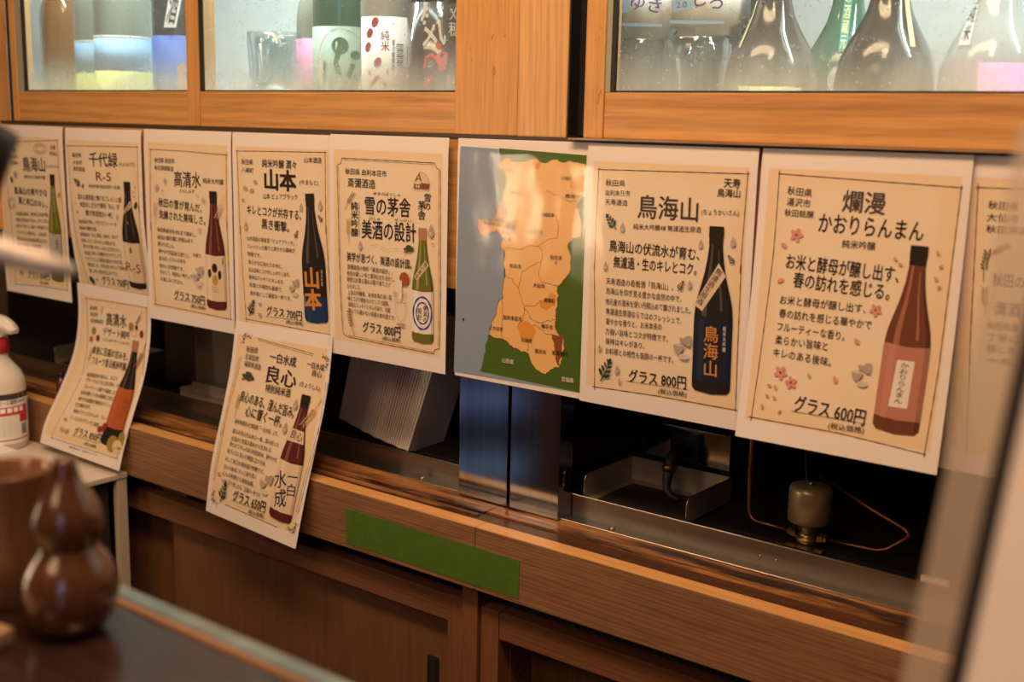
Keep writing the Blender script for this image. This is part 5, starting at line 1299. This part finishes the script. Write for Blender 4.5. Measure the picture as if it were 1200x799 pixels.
b = MB(); b.box(x-.028, x+.026, y-.024, y-.008, -.4618, -.4603, pbr('bright_metal', (.55, .48, .38), .3, 1.), .0005); b.build('bracket', t)
def bend(pts, n=5, k=.25):
    P = [Vector(p) for p in pts]; out = [P[0]]
    for a, b_, c in zip(P, P[1:], P[2:]):
        d0 = b_+(a-b_)*min(k, .014/(a-b_).length); d1 = b_+(c-b_)*min(k, .014/(c-b_).length)
        for i in range(n+1):
            f = i/n; out.append(d0*(1-f)**2+b_*2*f*(1-f)+d1*f*f)
    out.append(P[-1]); return out
MB().tube(bend([(x-.022, y, -.4515), (x-.075, y+.004, -.4515), (x-.080, y+.010, -.40), (x-.080, y+.012, -.22)]), .0030, copper, 10).build('copper_pipe', t)
MB().tube(bend([(x+.022, y, -.4515), (x+.085, y+.002, -.4515), (x+.112, y+.020, -.430), (x+.040, y+.030, -.408), (x-.01, y+.05, -.395)]), .0028, copper, 10).build('copper_pipe', t)
MB().tube(bend([(x-.010, y+.015, -.40), (x-.035, y+.06, -.37), (x-.050, y+.08, -.30), (x-.050, y+.08, -.21)]), .002, black_rubber, 8).build('wire', t)
c_ = MB(); c_.box(-.356, -.326, 1.168, 1.1745, -.4558, -.4490, pbr('pale_clip', (.85, .80, .66), .4), .0025); tag(c_.build('clip'), 'small pale clip on the right end of the steel trough', 'clip')

# stack of folded white paper napkins, leaning
nap = pbr('napkin_paper', (.76, .72, .64), .8); N = 33
b = MB(); b.box(-.0018, .0018, 0, .085, 0, .20, nap, .0012); src = None
for i in range(N):
    f = i/(N-1)
    if src is None:
        src = b.build('paper_napkin'); o = src; me = src.data
        # origin at the lower front edge of the sheet
        off = src.location.copy(); me.transform(Matrix.Translation((off[0], off[1], off[2]-Z0)))
    else: o = src.copy(); COL.objects.link(o)
    jit = math.sin(i*12.9)*.0004
    o.location = (-1.236+.1515*f, 1.196-.016*f+jit, Z0-.4605+.0012+.0014*abs(math.sin(i*3.7))+.018*(1-f)**1.5)
    o.rotation_euler = (math.radians(-13+.2*math.sin(i*5.1)), math.radians(3+8*f), math.radians(4))
    tag(o, 'folded white paper napkin in the leaning stack left of the steel boxes', 'napkin', 'folded paper napkins')
# dim steel canisters further left
for (x0, x1, y0, lab, c) in ((-1.70, -1.615, 1.225, 'dim brown steel canister at left in the dark recess', (.12, .095, .075)), (-1.605, -1.485, 1.215, 'dim grey steel canister right of the brown one in the recess', (.20, .17, .14))):
    t = thing('canister', lab, 'canister', ((x0+x1)/2, y0+.05, -.462), 'steel canisters')
    MB().box(x0, x1, y0, y0+.10, -.4618, -.262, mottled('canister_'+str(len(MATS)), c, tuple(q*.8 for q in c), 12, .45, .3, (1, 1, .3)), .004).build('body', t)
    MB().box(x0-.002, x1+.002, y0-.002, y0+.102, -.2618, -.247, mottled('canister_lid_'+str(len(MATS)), c, tuple(q*.8 for q in c), 12, .4, .5), .003).build('lid', t)
t = thing('steel_rack', 'low bent steel rack in front of the grey canister', 'rack', (-1.52, 1.19, -.462))
MB().box(-1.600, -1.415, 1.178, 1.206, -.4615, -.4600, tray_steel).build('base_plate', t); MB().box(-1.600, -1.415, 1.2045, 1.206, -.4600, -.440, tray_steel, .0004).build('back_wall', t); MB().box(-1.600, -1.598, 1.180, 1.2045, -.4600, -.446, tray_steel, .0004).build('end_wall', t)
t = thing('seasoning_bottle', 'tiny brown bottle on the ledge beside the spray bottle', 'bottle', (-1.855, 1.118, -.4848))
MB().lathe([(0, -.4848), (.0085, -.4848), (.009, -.483), (.009, -.466), (.006, -.461), (.0045, -.459), (.0045, -.457)], (-1.855, 1.118, 0), glassy('tiny_brown', (.10, .03, .015)), 20).build('glass_body', t)
MB().lathe([(.0055, -.457), (.006, -.456), (.006, -.450), (.004, -.4485), (0, -.4485)], (-1.855, 1.118, 0), black_rubber, 16).build('cap', t)
c_ = MB(); c_.box(-1.838, -1.818, 1.1165, 1.1195, -.4846, -.460, pbr('tag_white', (.6, .58, .54), .6), .001, rot=Matrix.Rotation(.35, 4, 'Y')); tag(c_.build('paper_tag'), 'small white paper tag right of the tiny brown bottle', 'tag')

# ------------------------------------------------------------------ white side stand with spray bottle and pad
lam = mottled('stand_laminate', (.60, .54, .44), (.66, .60, .50), 5, .4)
t = thing('side_stand', 'cream topped side stand against the left end of the counter', 'stand', (-1.9, .9, -1.30))
MB().box(-2.35, -1.572, .72, 1.0545, -.569, -.560, lam, .002).build('top', t)
for (xa, ya) in ((-1.585, 1.036), (-1.585, .725), (-2.33, 1.036), (-2.33, .725)): MB().box(xa, xa+.011, ya, ya+.018, -1.299, -.569, lam, .001).build('leg', t)
b = MB(); b.box(-2.30, -1.590, .76, 1.03, -1.25, -.58, pbr('stand_dark_body', (.02, .02, .018), .6)); b.build('dark_body', t)
x, y, z = -1.862, 1.003, -.560
white_pl = pbr('bottle_plastic', (.66, .62, .54), .35); red_pl = pbr('collar_red', (.42, .02, .03), .35)
t = thing('spray_bottle', 'white spray bottle with red collar on the cream side stand', 'spray bottle', (x, y, z))
MB().lathe([(0, z), (.043, z), (.046, z+.004), (.046, z+.105), (.0445, z+.118), (.038, z+.132), (.026, z+.146), (.021, z+.154), (.020, z+.163)], (x, y, 0), white_pl, 48).build('body', t)
MB().lathe([(.020, z+.163), (.0235, z+.163), (.0235, z+.186), (.021, z+.187), (0, z+.187)], (x, y, 0), red_pl, 32).build('collar', t)
b = bmesh.new()
hd = [(-.050,.187),(.018,.187),(.022,.192),(.030,.199),(.046,.197),(.050,.200),(.047,.209),(.036,.219),(.018,.226),(-.012,.228),(-.040,.222),(-.055,.205)]
dx, dy = math.cos(.25), math.sin(.25)
fv = [b.verts.new((x+p*dx+.011*dy, y+p*dy-.011*dx, z+q)) for p, q in hd]; bv = [b.verts.new((x+p*dx-.011*dy, y+p*dy+.011*dx, z+q)) for p, q in hd]
b.faces.new(fv); b.faces.new(bv[::-1])
for i in range(len(hd)): b.faces.new((fv[i], bv[i], bv[(i+1) % len(hd)], fv[(i+1) % len(hd)]))
bmesh.ops.recalc_face_normals(b, faces=b.faces[:]); bmesh.ops.bevel(b, geom=b.edges[:], offset=.003, segments=3, affect='EDGES')
MB().bm(b, white_pl, True).build('trigger_head', t)
th = facing(x, y)+.25; r = .0466
def lab(z0, z1, m, nm, a0=-95, a1=95, rr=r):
    return MB().lathe([(rr, z+z0), (rr, z+z1)], (x, y, 0), m, 32, a0=th+math.radians(a0), a1=th+math.radians(a1))
LB = lab(.012, .098, L_white, 'l').build('label', t)
q = lab(.088, .098, P_k, 'k', rr=.0468); mp = on_cyl(x, y, .0468, th, z+.055, .0003)
L_red = pbr('label_red', (.50, .05, .05), .5); L_grey = pbr('label_grey', (.45, .42, .38), .6)
quad(q, mp, [(22, -42), (36, -42), (36, -35), (22, -35)], L_red)
text_line(q, mp, P_k, 'アルコール製剤', 1, -24, -28, 20, -28, 8); text_line(q, mp, P_k, '食品添加物', 0, 22, -28, 40, -28, 4)
for (u0, u1, v0, v1) in ((-45, 44, -21, -6), (24, 44, -6, 8), (-45, 44, 35, 37)):
    n = 12; q.add([mp(u0+(u1-u0)*i/n, v) for i in range(n+1) for v in (v0, v1)], [(2*i, 2*i+1, 2*i+3, 2*i+2) for i in range(n)], L_red)
mp2 = on_cyl(x, y, .0468, th, z+.055, .0006)
for k_ in range(-3, 3): quad(q, mp2, [(k_*11+2, -19), (k_*11+10, -19), (k_*11+10, -11), (k_*11+2, -11)], L_white)
for r_ in range(8): text_line(q, mp2, L_grey, 'ご使用の際は必ず記載の注意をお読みください', 0, -40, -1+r_*4.2, 20, -1+r_*4.2, 2.6)
for k_ in range(14): line2(q, mp2, [(27, 12+k_*1.3), (38, 12+k_*1.3)], (.9, .4, .6)[k_ % 3], P_k)
q.build('label_print', LB)
pd = MB(); pd.box(-1.99, -1.775, .895, .985, -.5598, -.5480, pbr('pad_paper', (.70, .68, .66), .7), .001); tag(pd.build('paper_pad'), 'white paper pad on the cream side stand below the spray bottle', 'pad')

# ------------------------------------------------------------------ foreground bar counter with gourd and cup
t = thing('bar_counter', 'dark glossy bar counter in the near foreground with pale blue edge strip', 'counter', (-.6, .1, -1.30))
MB().box(-1.6, .9, -.28, .3795, -.326, -.2864, table_x, .002).build('top', t)
MB().box(-1.6, .9, .3800, .3850, -.326, -.2856, wood('inlay_wood', (.16, .07, .03), (.24, .12, .05), (.30, .16, .07), 'x'), .0008).build('wood_inlay', t)
MB().box(-1.6, .9, .3853, .3970, -.326, -.2850, mottled('edge_strip', (.12, .17, .18), (.20, .26, .27), 30, .12), .001).build('edge_strip', t)
MB().box(-1.5, .8, -.10, .25, -1.30, -.327, panel_z).build('base', t)
gw = wood('gourd_wood', (.060, .023, .010), (.095, .036, .015), (.13, .05, .020), 'z', rough=.25, coat=.7, bump=.05)
x, y, z = -.570, .343, -.2863
t = thing('gourd_container', 'glossy brown gourd shaped wooden seasoning container at the counter front', 'container', (x, y, z))
MB().lathe([(0, 0), (.012, 0), (.017, .002), (.0225, .009), (.0255, .018), (.0262, .026), (.0245, .035), (.0205, .043), (.0165, .048), (.0155, .0505)], (x, y, z), gw, 48).build('lower_bulb', t)
MB().lathe([(.0155, .0507), (.0165, .053), (.0185, .059), (.0190, .065), (.0178, .071), (.0140, .079), (.0100, .085), (.0078, .090)], (x, y, z), gw, 48).build('upper_bulb', t)
MB().lathe([(.0078, .0901), (.0072, .093), (.0066, .097), (.0058, .0995), (.003, .101), (0, .1012)], (x, y, z), gw, 32).build('stopper', t)
cw = wood('cup_wood', (.13, .055, .022), (.18, .078, .031), (.23, .105, .043), 'z', rough=.3, coat=.4, bump=.06)
x, y = -.634, .346
cp = MB(); cp.lathe([(0, 0), (.019, 0), (.0205, .002), (.0215, .03), (.0232, .078), (.0236, .080), (.0228, .0812), (.0212, .080), (.0195, .03), (.018, .006), (0, .006)], (x, y, -.2863), cw, 48); tag(cp.build('wooden_cup'), 'brown wooden cup behind and left of the gourd container', 'cup')
sb = MB(); sb.box(-.665, -.570, .240, .3055, -.2863, -.2760, wood('slab_wood', (.30, .19, .10), (.36, .24, .13), (.42, .29, .17), 'x'), .003, rot=Matrix.Rotation(.15, 4, 'Z')); tag(sb.build('wooden_slab'), 'pale wooden slab corner on the counter at bottom left', 'slab')
rd = MB(); rd.tube([(-.720, .285, -.2863), (-.680, .299, -.19), (-.640, .313, -.10), (-.604, .324, -.030), (-.5935, .327, -.010)], [.010, .011, .012, .0125, .0125], black_rubber, 20); tag(rd.build('black_handle'), 'blurred black handle end poking in at the left edge', 'handle')
sp = MB(); sp.tube(bend([(-.620, .140, -.2863), (-.600, .155, -.07), (-.535, .215, -.042), (-.492, .248, -.0535), (-.466, .267, -.061), (-.450, .280, -.0665)]), [.005]*7+[.0058]*7+[.006]*6+[.005]*5+[.003], pbr('rod_pale', (.80, .74, .66), .3), 16); tag(sp.build('pale_rod'), 'blurred pale curved spoon end poking in below the black handle', 'rod')  # curved rod standing for an unidentified pale streak
# menu in a clear stand at right
t = thing('menu_stand', 'blurred cream menu in a clear stand leaning at the right edge', 'menu', (-.02, .37, -.2864))
b0 = Vector((-.1118, .3661, -.2858)); up = Vector((.0092, .0571, .2140)).normalized()*.30; rt = Vector((.200, .012, -.0)); nn = up.cross(rt).normalized()
if nn[1] > 0: nn = -nn
def slab(u0, u1, v0, v1, n0, n1, m):
    q = MB(); c = lambda u, v, n: tuple(b0+rt*u+up*v+nn*n)
    q.add([c(u0,v0,n0), c(u1,v0,n0), c(u1,v1,n0), c(u0,v1,n0), c(u0,v0,n1), c(u1,v0,n1), c(u1,v1,n1), c(u0,v1,n1)], [(0,1,2,3), (7,6,5,4), (0,4,5,1), (1,5,6,2), (2,6,7,3), (3,7,4,0)], m); return q
slab(.030, .98, .0, 1.0, 0, .0012, pbr('menu_page', (.86, .77, .66), .6)).build('page', t)
slab(.0, .030, .0, 1.0, -.0002, .0016, pbr('menu_rim', (.015, .010, .008), .6)).build('rim', t)
ac = bpy.data.materials.new('clear_edge'); ac.use_nodes = True; pb = ac.node_tree.nodes['Principled BSDF']; pb.inputs['Base Color'].default_value = (.60, .50, .38, 1); pb.inputs['Alpha'].default_value = .45; pb.inputs['Roughness'].default_value = .3
slab(-.072, 0, .0, 1.0, .0002, .0012, ac).build('clear_margin', t)
